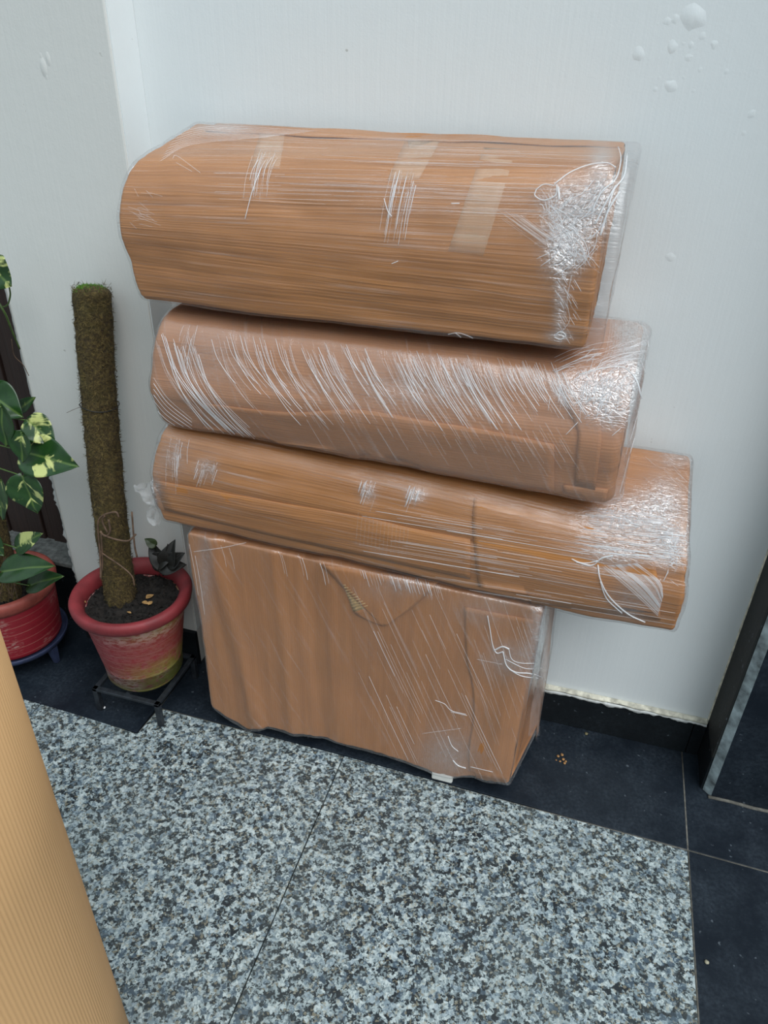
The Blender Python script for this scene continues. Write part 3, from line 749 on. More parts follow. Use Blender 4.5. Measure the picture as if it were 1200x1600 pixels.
for i in range(46):
    x0 = R_.uniform(560, 930); t = R_.random(); y = 800 + 0.17 * (x0 - 640) + t * 110; L = R_.uniform(60, 260)
    L = min(L, 1055 - x0); C.crease([(x0, y), (x0 + L, y + 0.165 * L)], R_.uniform(0.0003, 0.0007), R_.random() < .75, 6)
for i in range(26):
    t = i / 25; C.crease([(940 + 55 * t, 884 - 4 * t), (985 + 45 * t, 922 - 14 * t), (1028 + 8 * t, 962 - 30 * t)], R_.uniform(0.0004, 0.0009), R_.random() < .35)
C.crease([(893, 873), (905, 879), (925, 883), (940, 872), (958, 868)], 0.0022); C.crease([(900, 878), (915, 880), (934, 876)], 0.002)
C.crease([(934, 882), (938, 905), (952, 932), (980, 958), (1008, 972)], 0.0019); C.crease([(938, 908), (948, 935), (972, 958)], 0.0016)
C.crease([(956, 868), (1000, 868), (1040, 880), (1056, 890)], 0.001, True)
for i in range(150):
    x = R_.uniform(895, 1050); y = 800 + (x - 900) * .12 + R_.uniform(-10, 62); L = R_.uniform(12, 60)
    C.crease([(x, y), (min(x + L, 1072), y + L * .12 + R_.uniform(-2, 2))], R_.uniform(0.0003, 0.0009), R_.random() < .5, 4)
for i in range(70):
    x = R_.gauss(1052, 12); y = R_.gauss(850, 24); an = R_.uniform(0, 3.14); L = R_.uniform(6, 18); C.crease([(x, y), (x + math.cos(an) * L, y + math.sin(an) * L)], R_.uniform(0.0004, 0.0008), R_.random() < .5, 3)
for cx_, cy_, wd, hh in ((652, 773, 12, 16), (576, 770, 12, 20), (324, 735, 16, 16)):
    for i in range(20):
        x = cx_ + R_.uniform(-wd, wd); y = cy_ + R_.uniform(-hh, hh * .3); L = R_.uniform(8, 26); C.crease([(x, y), (x - L * .35, y + L)], R_.uniform(0.0004, 0.0009), R_.random() < .5, 4)
for i in range(18):
    x = 262 + 34 * R_.random(); y = 690 + R_.uniform(-6, 25); L = R_.uniform(25, 60); C.crease([(x, y), (x - 3, y + L * .5), (x - 3, y + L)], R_.uniform(0.0003, 0.0007), R_.random() < .6)
for i in range(14):
    C.crease([(560 + 6 * i, 800 + 2 * i), (556 + 6 * i, 850 + 2 * i)], 0.0003, True)
for i in range(40):
    x = R_.uniform(1000, 1080); y = R_.uniform(700, 790); L = R_.uniform(12, 40); C.crease([(x, y), (x + L * .5, y + L * .5)], R_.uniform(0.0003, 0.0006), True, 4)
# loose gathered tail of film off the left end
tv, tf = [], []
for i in range(25):
    for j in range(11):
        t, w = i / 24, j / 10
        p = on_y(244 + 6 * t, 752 + 66 * t, -0.245).lerp(on_y(219 + 24 * t * t - 8 * math.sin(t * 9), 752 + 70 * t, -0.265), w)
        q = Vector((i * .42, j * .42, 3.3)); tv.append(p + Vector((noise.noise(q), noise.noise(q + Vector((9, 0, 0))), noise.noise(q + Vector((0, 9, 0))))) * (0.004 + 0.010 * w))
for i in range(24):
    for j in range(10): q = i * 11 + j; tf.append((q, q + 1, q + 12, q + 11))
link('film_tail', tv, tf, M_CREASE_S, C.root)
C.finish()

# --- D: upright piece at the bottom of the stack
ZB = [(-1.0, .075), (-0.796, .064), (-0.745, .030), (-0.700, .006), (-0.690, .005), (-0.668, .024), (-0.635, .037), (-0.45, .039), (-0.32, .044), (-0.245, .034), (-0.215, .026), (-0.2, .020), (-0.150, .021), (-0.13, .034), (-0.10, .048), (-0.016, .044), (0.02, .050), (0.2, .05)]
def zmapD(p):
    zb = ZB[-1][1]
    for (x0, z0), (x1, z1) in zip(ZB, ZB[1:]):
        if x0 <= p.x <= x1: zb = z0 + (z1 - z0) * (p.x - x0) / (x1 - x0); break
    k = max(0.0, min(1.0, (p.y + 0.29) / 0.2)); zb = zb * (1 - k) + 0.045 * k
    return Vector((p.x, p.y, zb + p.z * ((0.607 - 0.0255 * (p.x + 0.85)) - 0.0075 - zb) / 0.604))
FILM_D = film_mat('stretch_film_slanting', 0.05, 0.22, 1.13, 40, 0.34, 1.0, 0.53)
D = Parcel('lowest parcel standing upright on the floor, folded card flap, short white foot',
    [(-0.800, -0.03, 0.0, .03), (-0.792, -0.287, 0.0, .010), (-0.796, -0.286, 0.604, .006), (-0.80, -0.03, 0.604, .02)],
    [(0.040, -0.03, 0.0, .03), (-0.016, -0.287, 0.0, .010), (-0.010, -0.286, 0.604, .006), (0.004, -0.03, 0.604, .02)],
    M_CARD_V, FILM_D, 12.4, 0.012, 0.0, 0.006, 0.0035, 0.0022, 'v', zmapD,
    crumple_glare=((800, 1030, 45, 30, 0.45), (700, 1180, 55, 45, 0.40), (840, 1000, 18, 120, 0.45), (320, 900, 14, 90, 0.35), (760, 950, 60, 25, 0.25), (620, 915, 60, 18, 0.35)),
    hi=REST_CD, foff=0.0055, folds=(gauss_fold(lambda p: p.x + 0.12 * p.z, -0.66, .022, .009), gauss_fold(lambda p: p.x + 0.05 * p.z, -0.56, .018, .005), gauss_fold(lambda p: p.x + 0.05 * p.z, -0.48, .02, -.005), gauss_fold(lambda p: p.x - 0.10 * p.z, -0.075, .028, .006)))
D.patch([(727, 948), (727, 985), (730, 1030), (739, 1075), (740, 1120), (733, 1170), (734, 1212)], [(834, 968), (832, 1000), (826, 1050), (819, 1090), (812, 1130), (802, 1175), (790, 1222)], 24, 30, 0.0005, M_CARD_V, 'card_flap', thick=0.0026)
D.patch([(503, 882), (552, 932), (600, 977)], [(690, 906), (648, 945), (602, 977)], 16, 14, 0.0012, M_CARD_V, 'card_flap', thick=0.0024, lift=lambda a, b: 0.0006 * b)
D.patch([(537, 912), (553, 955)], [(540, 912), (578, 947)], 4, 42, 0.0022, M_CARD_IN, 'bare_fluting', thick=0.0012, wave=lambda a, b: 0.0011 * math.sin(b * 2 * math.pi * 10), label='bare ribbed corrugation showing beside the fold')
D.patch([(553, 955), (562, 962), (595, 976)], [(578, 947), (590, 962), (598, 977)], 4, 6, 0.0012, M_CARD_V, 'card_flap', thick=0.0022)
feet_m = plain('white_plastic_foot', (0.70, 0.70, 0.66), 0.5, 0.1)
for fx, fy in ((-0.176, -0.264), (-0.69, -0.20), (-0.69, -0.07), (-0.176, -0.07)):
    prism('foot', [(fx - .026, fy - .024), (fx + .026, fy - .024), (fx + .026, fy + .024), (fx - .026, fy + .024)], 0.0, 0.055 if fy > -.25 else 0.024, feet_m, D.root, bevel=.004)
for i in range(36):
    x = R_.uniform(545, 735); y = R_.uniform(905, 1120); L = R_.uniform(50, 170)
    D.crease([(x, y), (x + L * .23, y + L * .5), (x + L * .47, y + L)], R_.uniform(0.0003, 0.0006), R_.random() < .85, 6)
for i in range(34):
    x = R_.uniform(740, 825); y = R_.uniform(930, 1150); L = R_.uniform(30, 90); D.crease([(x, y), (x + L * .35, y + L)], R_.uniform(0.0003, 0.0005), True, 5)
D.crease([(762, 962), (766, 985), (770, 1008), (776, 1020), (786, 1018)], 0.0016); D.crease([(772, 1016), (785, 1010), (796, 1014)], 0.0022)
D.crease([(786, 1018), (792, 1040), (806, 1050), (828, 1052), (846, 1058)], 0.0018); D.crease([(795, 1014), (800, 1030), (815, 1036), (845, 1036)], 0.0010); D.crease([(796, 1046), (815, 1056), (842, 1060)], 0.0013)
D.crease([(790, 1030), (820, 1044), (848, 1044)], 0.0009); D.crease([(745, 1030), (785, 1038)], 0.0007, True)
D.crease([(680, 1094), (695, 1100), (705, 1110), (728, 1116)], 0.0009); D.crease([(704, 1112), (730, 1118)], 0.0008)
D.crease([(660, 1146), (690, 1142), (720, 1138)], 0.0008, True); D.crease([(700, 1150), (706, 1165), (716, 1174)], 0.0012); D.crease([(708, 1188), (716, 1196), (728, 1200)], 0.0018); D.crease([(735, 1198), (770, 1206)], 0.0009)
for i in range(40):
    x = R_.uniform(560, 690); y = 888 + 0.16 * (x - 560) + R_.uniform(0, 10); L = R_.uniform(8, 26); D.crease([(x, y), (x + L * .3, y + L)], R_.uniform(0.0003, 0.0008), R_.random() < .6, 4)
for x, y in ((436, 862), (440, 866), (466, 866), (472, 872), (500, 880), (505, 878), (345, 852), (358, 856)):
    D.crease([(x, y), (x + 5, y + 15), (x + 9, y + 34)], 0.0007, R_.random() < .5)
D.crease([(303, 862), (345, 856), (385, 848)], 0.0012, True); D.crease([(305, 868), (312, 905), (320, 960)], 0.0012, True); D.crease([(296, 850), (304, 890), (310, 930)], 0.001, True)
for i in range(14): D.crease([(838 + i * 1.5, 960), (836 + i * 1.3, 1050), (826 + i * 1.5, 1150)], 0.0005, True)
D.finish()

# ------------------------------------------------------------------ plants
def pot_mat(name, red, algae=True):
    k = N(name); c = k.coord(); sp = k.n('SeparateXYZ'); k.l(c, sp.inputs[0]); z = sp.outputs[2]
    band = k.noise(k.coord(scale=(6, 6, 120)), 1, 4, 0.65); nz = k.noise(c, 26, 6, 0.72); chip = k.noise(k.coord(scale=(60, 60, 170)), 1, 4, 0.7)
    col = k.mix(nz, tuple(x * .75 for x in red), red)
    lines = k.ramp(k.math('SINE', k.math('MULTIPLY', z, 255)), [(0.0, 0.0), (0.975, 0.0), (1.0, 0.45)])
    col = k.mix(k.math('MULTIPLY', lines, k.ramp(band, [(.4, .2), (.6, 1.)])), col, (0.45, 0.32, 0.24))
    if algae:
        # worn pink-white bands under the rim and near the foot; green algae on the right and low down
        low = k.ramp(z, [(0.0, 0.0), (0.095, 0.9), (0.125, 1.0), (0.155, 0.15), (0.26, 0.1), (0.295, 0.75), (0.318, 0.7), (0.33, 0.0)])
        worn = k.math('MULTIPLY', k.ramp(chip, [(0.42, 0.0), (0.52, 1.0)]), k.math('MULTIPLY', low, k.ramp(k.noise(c, 14, 3), [(.36, 0.25), (.52, 1.0)])))
        col = k.mix(k.math('MULTIPLY', worn, 0.95), col, (0.52, 0.33, 0.31))
        xs = k.math('ADD', sp.outputs[0], 1.0)
        gx = k.ramp(k.math('ADD', k.math('MULTIPLY', sp.outputs[0], 4.0), 4.42), [(0.0, 0.0), (0.35, 0.12), (0.8, 1.0)])
        gl = k.ramp(z, [(0.08, 1.0), (0.12, 1.0), (0.17, 0.6), (0.21, 0.08), (0.27, 0.1), (0.32, 0.7), (0.335, 0.3), (0.35, 0.0)])
        foot = k.ramp(z, [(0.08, 0.9), (0.098, 0.75), (0.125, 0.12), (0.14, 0.0)])
        g = k.math('MAXIMUM', k.math('MULTIPLY', gx, gl), foot)
        g = k.math('MULTIPLY', g, k.ramp(k.noise(c, 48, 6, 0.75), [(0.34, 0.0), (0.50, 1.0)]))
        col = k.mix(k.math('MULTIPLY', g, 0.95, clamp=True), col, k.mix(k.noise(c, 90, 3), (0.08, 0.12, 0.012), (0.28, 0.32, 0.04)))
    else:
        worn = k.math('MULTIPLY', k.ramp(chip, [(0.52, 0.0), (0.6, 1.0)]), k.ramp(k.noise(c, 12, 3), [(.5, 0.0), (.65, 1.0)]))
        col = k.mix(k.math('MULTIPLY', worn, 0.6), col, (0.42, 0.28, 0.24))
    k.set(Base_Color=col, Roughness=0.55); k.l(k.bump(k.math('ADD', nz, band), 0.18, 0.003), k.b.inputs['Normal'])
    return k.m
M_POT1 = pot_mat('worn_red_pot', (0.255, 0.017, 0.026)); M_POT2 = pot_mat('red_pot', (0.27, 0.012, 0.022), False)
M_RIM1 = plain('faded_red_rim', (0.20, 0.022, 0.027), 0.6, 0.25, 20)
M_SOIL = plain('dark_potting_soil', (0.010, 0.0075, 0.006), 1.0, 0.7, 90, bump=1.0)
def moss_mat():
    k = N('brown_moss'); c = k.coord(); a = k.noise(c, 140, 5, 0.7); b = k.noise(c, 14, 4)
    col = k.ramp(a, [(0.3, (0.016, 0.010, 0.004)), (0.5, (0.065, 0.043, 0.013)), (0.68, (0.17, 0.12, 0.035))])
    col = k.mix(k.ramp(b, [(.5, 0.), (.68, .4)]), col, (0.085, 0.075, 0.016))
    k.set(Base_Color=col, Roughness=0.95); k.l(k.bump(a, 1.0, 0.006), k.b.inputs['Normal']); return k.m
M_MOSS = moss_mat(); M_FIB = plain('moss_fibre', (0.085, 0.060, 0.018), 0.9, 0.7, 90); M_GREEN = plain('bright_green_moss', (0.07, 0.19, 0.012), 0.9, 0.5, 120)
M_WIRE = plain('dark_wire', (0.012, 0.012, 0.012), 0.5, 0.1); M_VINE = plain('dry_vine', (0.11, 0.065, 0.040), 0.8, 0.4, 60)
M_DRYLEAF = plain('dry_leaf', (0.30, 0.17, 0.06), 0.8, 0.4, 80); M_DEAD = plain('withered_black_leaf', (0.010, 0.010, 0.008), 0.55, 0.4, 50)

def pot(parent, cx, cy, z0, z1, rb, rt, mat, rim_mat, rimw, n=80, name='pot'):
    H = z1 - z0; pr = []
    steps = 34
    for i in range(steps + 1):
        t = i / steps; r = rb + (rt - rb) * t
        r += -0.0006 * (1 if (i % 5 == 0 and 3 < i < 30) else 0)
        if t < 0.08: r -= (0.08 - t) ** 2 * 1.2
        pr.append((r, z0 + (H - 0.036) * t))
    wall = lathe(name, [(rb * .55, z0)] + pr + [(rt - 0.012, z1 - 0.036), (rt - 0.014, z1 - 0.05), (rt - 0.03, z0 + 0.02), (0.01, z0 + 0.015)], cx, cy, mat, parent, n, 0.006)
    R = rt + rimw; zr = z1
    rp_ = [(rt - 0.004, zr - 0.040), (rt + rimw * .35, zr - 0.038), (R - 0.003, zr - 0.030), (R, zr - 0.020), (R + 0.001, zr - 0.010), (R - 0.003, zr - 0.002), (R - 0.008, zr), (R - 0.016, zr - 0.001),
           (R - 0.024, zr - 0.006), (rt - 0.010, zr - 0.014), (rt - 0.013, zr - 0.034), (rt - 0.012, zr - 0.040)]
    v = []; f = []
    m = len(rp_)
    for i, (r, z) in enumerate(rp_):
        for j in range(n):
            a = 2 * math.pi * j / n; rr = r * (1 + 0.008 * noise.noise(Vector((math.cos(a) * 1.5, math.sin(a) * 1.5, 1))))
            v.append((cx + rr * math.cos(a), cy + rr * math.sin(a), z))
    for i in range(m):
        for j in range(n): f.append((i * n + j, i * n + (j + 1) % n, ((i + 1) % m) * n + (j + 1) % n, ((i + 1) % m) * n + j))
    o = link('rim', v, f, rim_mat, wall)
    return wall
def soil(parent, cx, cy, z, r, seed):
    v = []; f = []; n = 60; m = 26
    for i in range(m + 1):
        for j in range(n):
            a = 2 * math.pi * j / n; rr = r * i / m; x, y = cx + rr * math.cos(a), cy + rr * math.sin(a)
            h = 0.011 * noise.fractal(Vector((x * 40, y * 40, seed)), 0.7, 2, 5) + 0.006 * abs(noise.noise(Vector((x * 110, y * 110, seed))))
            v.append((x, y, z + h))
    for i in range(m):
        for j in range(n): f.append((i * n + j, i * n + (j + 1) % n, (i + 1) * n + (j + 1) % n, (i + 1) * n + j))
    s = link('soil', v, f, M_SOIL, parent)
    cv = []; cf = []
    for q in range(420):
        a = R_.uniform(0, 6.28); rr = r * math.sqrt(R_.random()) * .95; p = Vector((cx + rr * math.cos(a), cy + rr * math.sin(a), z + 0.006)); s_ = R_.uniform(.002, .008)
        b = len(cv); cv += [p + Vector((R_.uniform(-1, 1), R_.uniform(-1, 1), R_.uniform(-.6, .6))) * s_ for _ in range(4)] + [p + Vector((0, 0, s_))]
        cf += [(b, b + 1, b + 4), (b + 1, b + 2, b + 4), (b + 2, b + 3, b + 4), (b + 3, b, b + 4), (b, b + 2, b + 1), (b, b + 3, b + 2)]
    link('soil_crumbs', cv, cf, M_SOIL, s, False, 'stuff')
    return s
def moss_pole(parent, p0, p1, r0, r1, green=True, fib=8000):
    p0, p1 = Vector(p0), Vector(p1); ax = (p1 - p0).normalized(); a1 = ax.cross(Vector((0, 1, 0))).normalized(); a2 = ax.cross(a1); Lh = (p1 - p0).length
    v = []; f = []; n = 40; m = 90
    for i in range(m + 1):
        t = i / m; r = r0 + (r1 - r0) * t
        if t > 0.985: r *= math.sqrt(max(0.05, (1 - t) / 0.015)) * .75 + .25
        bend = 0.010 * math.sin(t * 3.0)
        for j in range(n):
            w = 2 * math.pi * j / n; d = a1 * math.cos(w) + a2 * math.sin(w)
            rr = r * (1 + 0.10 * noise.fractal(Vector((math.cos(w) * 3, math.sin(w) * 3, t * 22)), .8, 2, 4))
            v.append(p0 + ax * (Lh * t) + a1 * bend + d * rr)
    for i in range(m):
        for j in range(n): f.append((i * n + j, i * n + (j + 1) % n, (i + 1) * n + (j + 1) % n, (i + 1) * n + j))
    f.append(tuple(m * n + j for j in range(n)))
    o = link('moss_pole', v, f, M_MOSS, parent)
    fv = []; ff = []
    for q in range(fib):
        t = R_.random(); w = R_.uniform(0, 6.283); d = a1 * math.cos(w) + a2 * math.sin(w); r = (r0 + (r1 - r0) * t) * R_.uniform(.94, 1.05)
        p = p0 + ax * (Lh * t) + a1 * (0.010 * math.sin(t * 3)) + d * r
        tg = (d.cross(ax) * R_.gauss(0, 1) + ax * R_.gauss(0, 1.1) + d * R_.uniform(.0, .25)).normalized(); L = R_.uniform(.006, .017); sd = tg.cross(d).normalized() * R_.uniform(.0004, .0009)
        b = len(fv); fv += [p - sd, p + sd, p + tg * L * .5 + d * .0018 + sd * .6, p + tg * L * .5 + d * .0018 - sd * .6, p + tg * L + d * R_.uniform(-.002, .003)]
        ff += [(b, b + 1, b + 2, b + 3), (b + 3, b + 2, b + 4)]
    link('moss_fibres', fv, ff, M_FIB, o, False, 'stuff')
    if green:
        gv = []; gf = []
        for q in range(700):
            w = R_.uniform(0, 6.28); rr = r1 * math.sqrt(R_.random()) * .9; p = p1 + a1 * (rr * math.cos(w) + 0.004) + a2 * rr * math.sin(w) - ax * (.003 + .02 * (rr / r1) ** 4)
            tg = (ax + a1 * R_.gauss(0, .6) + a2 * R_.gauss(0, .6)).normalized(); L = R_.uniform(.004, .010); sd = tg.orthogonal().normalized() * .0008
            b = len(gv); gv += [p - sd, p + sd, p + tg * L]; gf.append((b, b + 1, b + 2))
        link('moss_tuft', gv, gf, M_GREEN, o, False, 'stuff')
    return o, ax, a1, a2, Lh

# moss-pole pot on the iron stand
ST = 0.080
PX, PY = -1.012, -0.236
P1 = thing('potted_moss_pole', 'peeling red pot holding a bare brown moss pole, on the black iron stand', 'plant pot', None, (PX, PY, ST))
pot1 = pot(P1, PX, PY, ST + 0.0005, 0.352, 0.092, 0.128, M_POT1, M_RIM1, 0.021)
pot1.name = 'pot'
soil(P1, PX, PY, 0.312, 0.117, 2.0)
b0 = Vector((-1.052, -0.232, 0.300)); b1 = Vector((-1.035, -0.140, 1.083))
mp_, ax, a1, a2, Lh = moss_pole(P1, b0, b1, 0.0375, 0.0385)
def around(t, w, rr):
    d = a1 * math.cos(w) + a2 * math.sin(w); return b0 + ax * (Lh * t) + a1 * (0.010 * math.sin(t * 3)) + d * rr
wt = Tubes(); wt.add([around(0.665 + 0.004 * math.sin(2 * w), w, 0.0425) for w in [k * 0.2 for k in range(33)]], 0.0011, 5)
wt.build('wire_tie', M_WIRE, mp_); wt = Tubes()
c0 = on_y(140, 606, -0.20); wt.add([c0 + Vector((-0.008 - 0.008 * math.cos(k * .45 + 3.14) , 0, 0.006 * math.sin(k * .45))) for k in range(15)], 0.0008, 5)
wt.build('wire_loop', M_WIRE, mp_)
vt = Tubes()
def pp(px, py, y): return on_y(px, py, y)
for path in ([(158, 905), (156, 860), (153, 820), (160, 806), (180, 800), (186, 808)], [(155, 860), (165, 868), (190, 885), (206, 900), (210, 915)], [(160, 835), (178, 842), (200, 845), (212, 835)],
             [(170, 812), (172, 830), (165, 838), (156, 830)], [(206, 800), (210, 850), (214, 870)], [(158, 830), (160, 880), (157, 902)], [(164, 805), (160, 815), (168, 832)]):
    vt.add(spline([pp(x, y, -0.266 - 0.02 * (y > 880)) for x, y in path], 6), R_.uniform(.0014, .0024), 6)
vt.build('dry_vine', M_VINE, P1)
ft_ = Tubes()
ft_.add(spline([pp(104, 645, -0.18), pp(120, 638, -0.18), pp(136, 633, -0.18), pp(148, 638, -0.18)], 4), .0005, 4); ft_.build('loose_fibre', M_VINE, mp_); ft_ = Tubes(); ft_.add(spline([pp(152, 732, -.2), pp(162, 740, -.21), pp(172, 748, -.21)], 4), .0007, 4)
ft_.build('loose_fibre', M_VINE, mp_)
# flat leaf
def leaf_mesh(base, tip, width, nrm, droop=0.15, fold=0.25, heart=True, name='leaf', mat=None, parent=None, seed=0, thick=0.0006, curl=0.0):
    base, tip, nrm = Vector(base), Vector(tip), Vector(nrm); ax_ = tip - base; L = ax_.length; ax_ = ax_.normalized()
    sd = ax_.cross(nrm).normalized(); nm = sd.cross(ax_).normalized(); v = []; uv = []; f = []; m, n = 16, 8
    for i in range(m + 1):
        t = i / m
        w = (math.sin(math.pi * min(1, t ** 0.62)) ** 0.85) if heart else math.sin(math.pi * t ** .8)
        w = max(w, 0.0) * width / 2
        if heart and t < .25: w = max(w, width / 2 * .62 * (t / .25) ** .45 + 0.002)
        for j in range(-n, n + 1):
            s_ = j / n
            back = (0.10 * L * (abs(s_) ** 1.2) * max(0, 1 - t * 4)) if heart else 0
            h = fold * abs(s_) * w - droop * L * (t * t) + 0.02 * width * math.sin(9 * t + 3 * s_ + seed) + curl * L * math.sin(3 * t)
            v.append(base + ax_ * (L * t - back) + sd * (w * s_) + nm * h); uv.append((t * L, s_ * w))
    k = 2 * n + 1
    for i in range(m):
        for j in range(2 * n): f.append((i * k + j, i * k + j + 1, (i + 1) * k + j + 1, (i + 1) * k + j))
    o = link(name, v, f, mat, parent, True, None, uv)
    so = o.modifiers.new('thickness', 'SOLIDIFY'); so.thickness = thick
    return o
def leaf_mat(name, cream):
    k = N(name); uv = k.n('TexCoord').outputs['UV']; sp = k.n('SeparateXYZ'); k.l(uv, sp.inputs[0])
    ob = k.coord()
    av = k.math('ABSOLUTE', sp.outputs[1])
    skew = k.n('CombineXYZ'); k.l(k.math('MULTIPLY', k.math('SUBTRACT', sp.outputs[0], av), 42.0), skew.inputs[0]); k.l(k.math('MULTIPLY', sp.outputs[1], 16.0), skew.inputs[1])
    oi = k.n('ObjectInfo'); k.l(k.math('MULTIPLY', oi.outputs['Random'], 40.0), skew.inputs[2])
    st = k.noise(skew.outputs[0], 0.75, 3, 0.6, 0.3)
    bl = k.noise(ob, 26, 3, .5)
    m = k.math('ADD', k.math('MULTIPLY', st, 0.6), k.math('MULTIPLY', bl, 0.4))
    g = k.mix(k.noise(ob, 60, 3), (0.005, 0.024, 0.006), (0.018, 0.062, 0.010))
    col = k.mix(k.ramp(m, [(cream, 0.0), (cream + 0.05, 1.0)]), g, (0.46, 0.50, 0.18))
    rib = k.ramp(av, [(0.0, 1.0), (0.0009, 0.6), (0.0018, 0.0)])
    col = k.mix(k.math('MULTIPLY', rib, 0.5), col, (0.14, 0.22, 0.05))
    k.set(Base_Color=col, Roughness=0.32); k.l(k.bump(st, 0.2, 0.002), k.b.inputs['Normal']); return k.m
M_LEAF = leaf_mat('variegated_leaf', 0.535); M_LEAFG = leaf_mat('plain_green_leaf', 0.70)
for bp, tp, w in (((262, 888), (230, 846), .046), ((250, 882), (287, 884), .050), ((262, 885), (268, 848), .050), ((240, 880), (270, 866), .046), ((255, 890), (244, 862), .04), ((262, 880), (284, 866), .046)):
    leaf_mesh(pp(*bp, -0.165), pp(*tp, -0.160), w, (0.1, -1, .5), .25, .4, True, 'withered_leaf', M_DEAD, P1, bp[0], curl=.1)
leaf_mesh(pp(243, 852, -.163), pp(226, 842, -.17), .026, (0.2, -.9, .6), .1, .3, True, 'withered_leaf', plain('dull_green_leaf', (0.028, 0.045, 0.012), .5, .4), P1, 3)
wl_ = Tubes()
for tp in ((262, 850), (246, 862), (232, 845), (280, 866)): wl_.add(spline([pp(255, 900, -.175), pp(254, 885, -.17), pp(*tp, -.163)], 4), .0012, 5)
wl_.build('withered_stem', M_DEAD, P1)
for bp, tp, w in (((228, 935), (240, 928), .016), ((232, 945), (238, 938), .012), ((222, 940), (232, 943), .012), ((205, 958), (198, 955), .006), ((166, 912), (162, 920), .006), ((130, 937), (134, 941), .005)):
    a = on_z(*bp, .324); b = on_z(*tp, .326); leaf_mesh(a, b, w, (0, 0, 1), .1, .3, False, 'dry_leaf', M_DRYLEAF, P1, bp[0])
unparent_shift(P1)

# square iron stand under it
M_IRON = plain('black_painted_iron', (0.020, 0.024, 0.030), 0.45, 0.4, 60, metallic=0.2)
cxs, cys, hs = -1.012, -0.243, 0.0985
SD = thing('plant_stand', 'low square black iron stand under the peeling red pot', 'plant stand', None, (cxs, cys, 0))
box('top_bar', cxs - hs, cxs + hs, cys - hs, cys - hs + .014, ST - .009, ST - .0005, M_IRON, SD, .0015)
box('top_bar', cxs - hs, cxs + hs, cys + hs - .014, cys + hs, ST - .009, ST - .0005, M_IRON, SD, .0015)
box('top_bar', cxs - hs, cxs - hs + .014, cys - hs, cys + hs, ST - .009, ST - .0005, M_IRON, SD, .0015)
box('top_bar', cxs + hs - .014, cxs + hs, cys - hs, cys + hs, ST - .009, ST - .0005, M_IRON, SD, .0015)
box('top_bar', cxs - .006, cxs + .006, cys - hs + .013, cys + hs - .013, ST - .009, ST - .0005, M_IRON, SD, .0015)
for sx_ in (-1, 1):
    for sy_ in (-1, 1):
        x, y = cxs + sx_ * (hs - .007), cys + sy_ * (hs - .007); box('leg', x - .007, x + .007, y - .007, y + .007, 0.0, ST - .010, M_IRON, SD, .0012)
unparent_shift(SD)

# pothos in the left pot
QX, QY = -1.462, -0.205
S2 = thing('plant_stand', 'round dark blue plastic stand under the leafy red pot', 'plant stand', None, (QX, QY, 0))
M_BLUE = plain('dark_blue_plastic', (0.030, 0.040, 0.085), 0.45, 0.25, 30)
lathe('tray', [(0.09, .052), (0.128, .052), (0.138, .058), (0.141, .072), (0.139, .0735), (0.134, .064), (0.128, .0605), (0.02, .060)], QX, QY, M_BLUE, S2, 64)
for k_ in range(4):
    a = math.radians(-5 + 90 * k_); x, y = QX + .125 * math.cos(a), QY + .125 * math.sin(a)
    b_ = bmesh.new(); lo_ = [b_.verts.new((x + dx * .007 + .006 * math.cos(a), y + dy * .007 + .006 * math.sin(a), 0)) for dx, dy in ((-1, -1), (1, -1), (1, 1), (-1, 1))]
    hi_ = [b_.verts.new((x + dx * .012, y + dy * .012, .056)) for dx, dy in ((-1, -1), (1, -1), (1, 1), (-1, 1))]
    for i in range(4): b_.faces.new((lo_[i], lo_[(i + 1) % 4], hi_[(i + 1) % 4], hi_[i]))
    b_.faces.new(hi_); b_.faces.new(lo_[::-1]); bmesh.ops.bevel(b_, geom=list(b_.edges), offset=.002, segments=2, affect='EDGES')
    m_ = bpy.data.meshes.new('leg'); b_.to_mesh(m_); b_.free(); m_.materials.append(M_BLUE); o = bpy.data.objects.new('leg', m_); COL.objects.link(o); o.parent = S2
unparent_shift(S2)
P2 = thing('potted_pothos', 'variegated climbing pothos in a red pot at the left edge', 'potted plant', None, (QX, QY, .061))
pot2 = pot(P2, QX, QY, 0.0612, 0.262, 0.124, 0.134, M_POT2, plain('faded_red_brown_rim', (0.26, 0.055, 0.040), .6, .3, 25), 0.010)
soil(P2, QX, QY, 0.225, 0.123, 6.0)
moss_pole(P2, (-1.425, -0.225, 0.215), (-1.475, -0.10, 1.15), 0.036, 0.034, False, 3000)
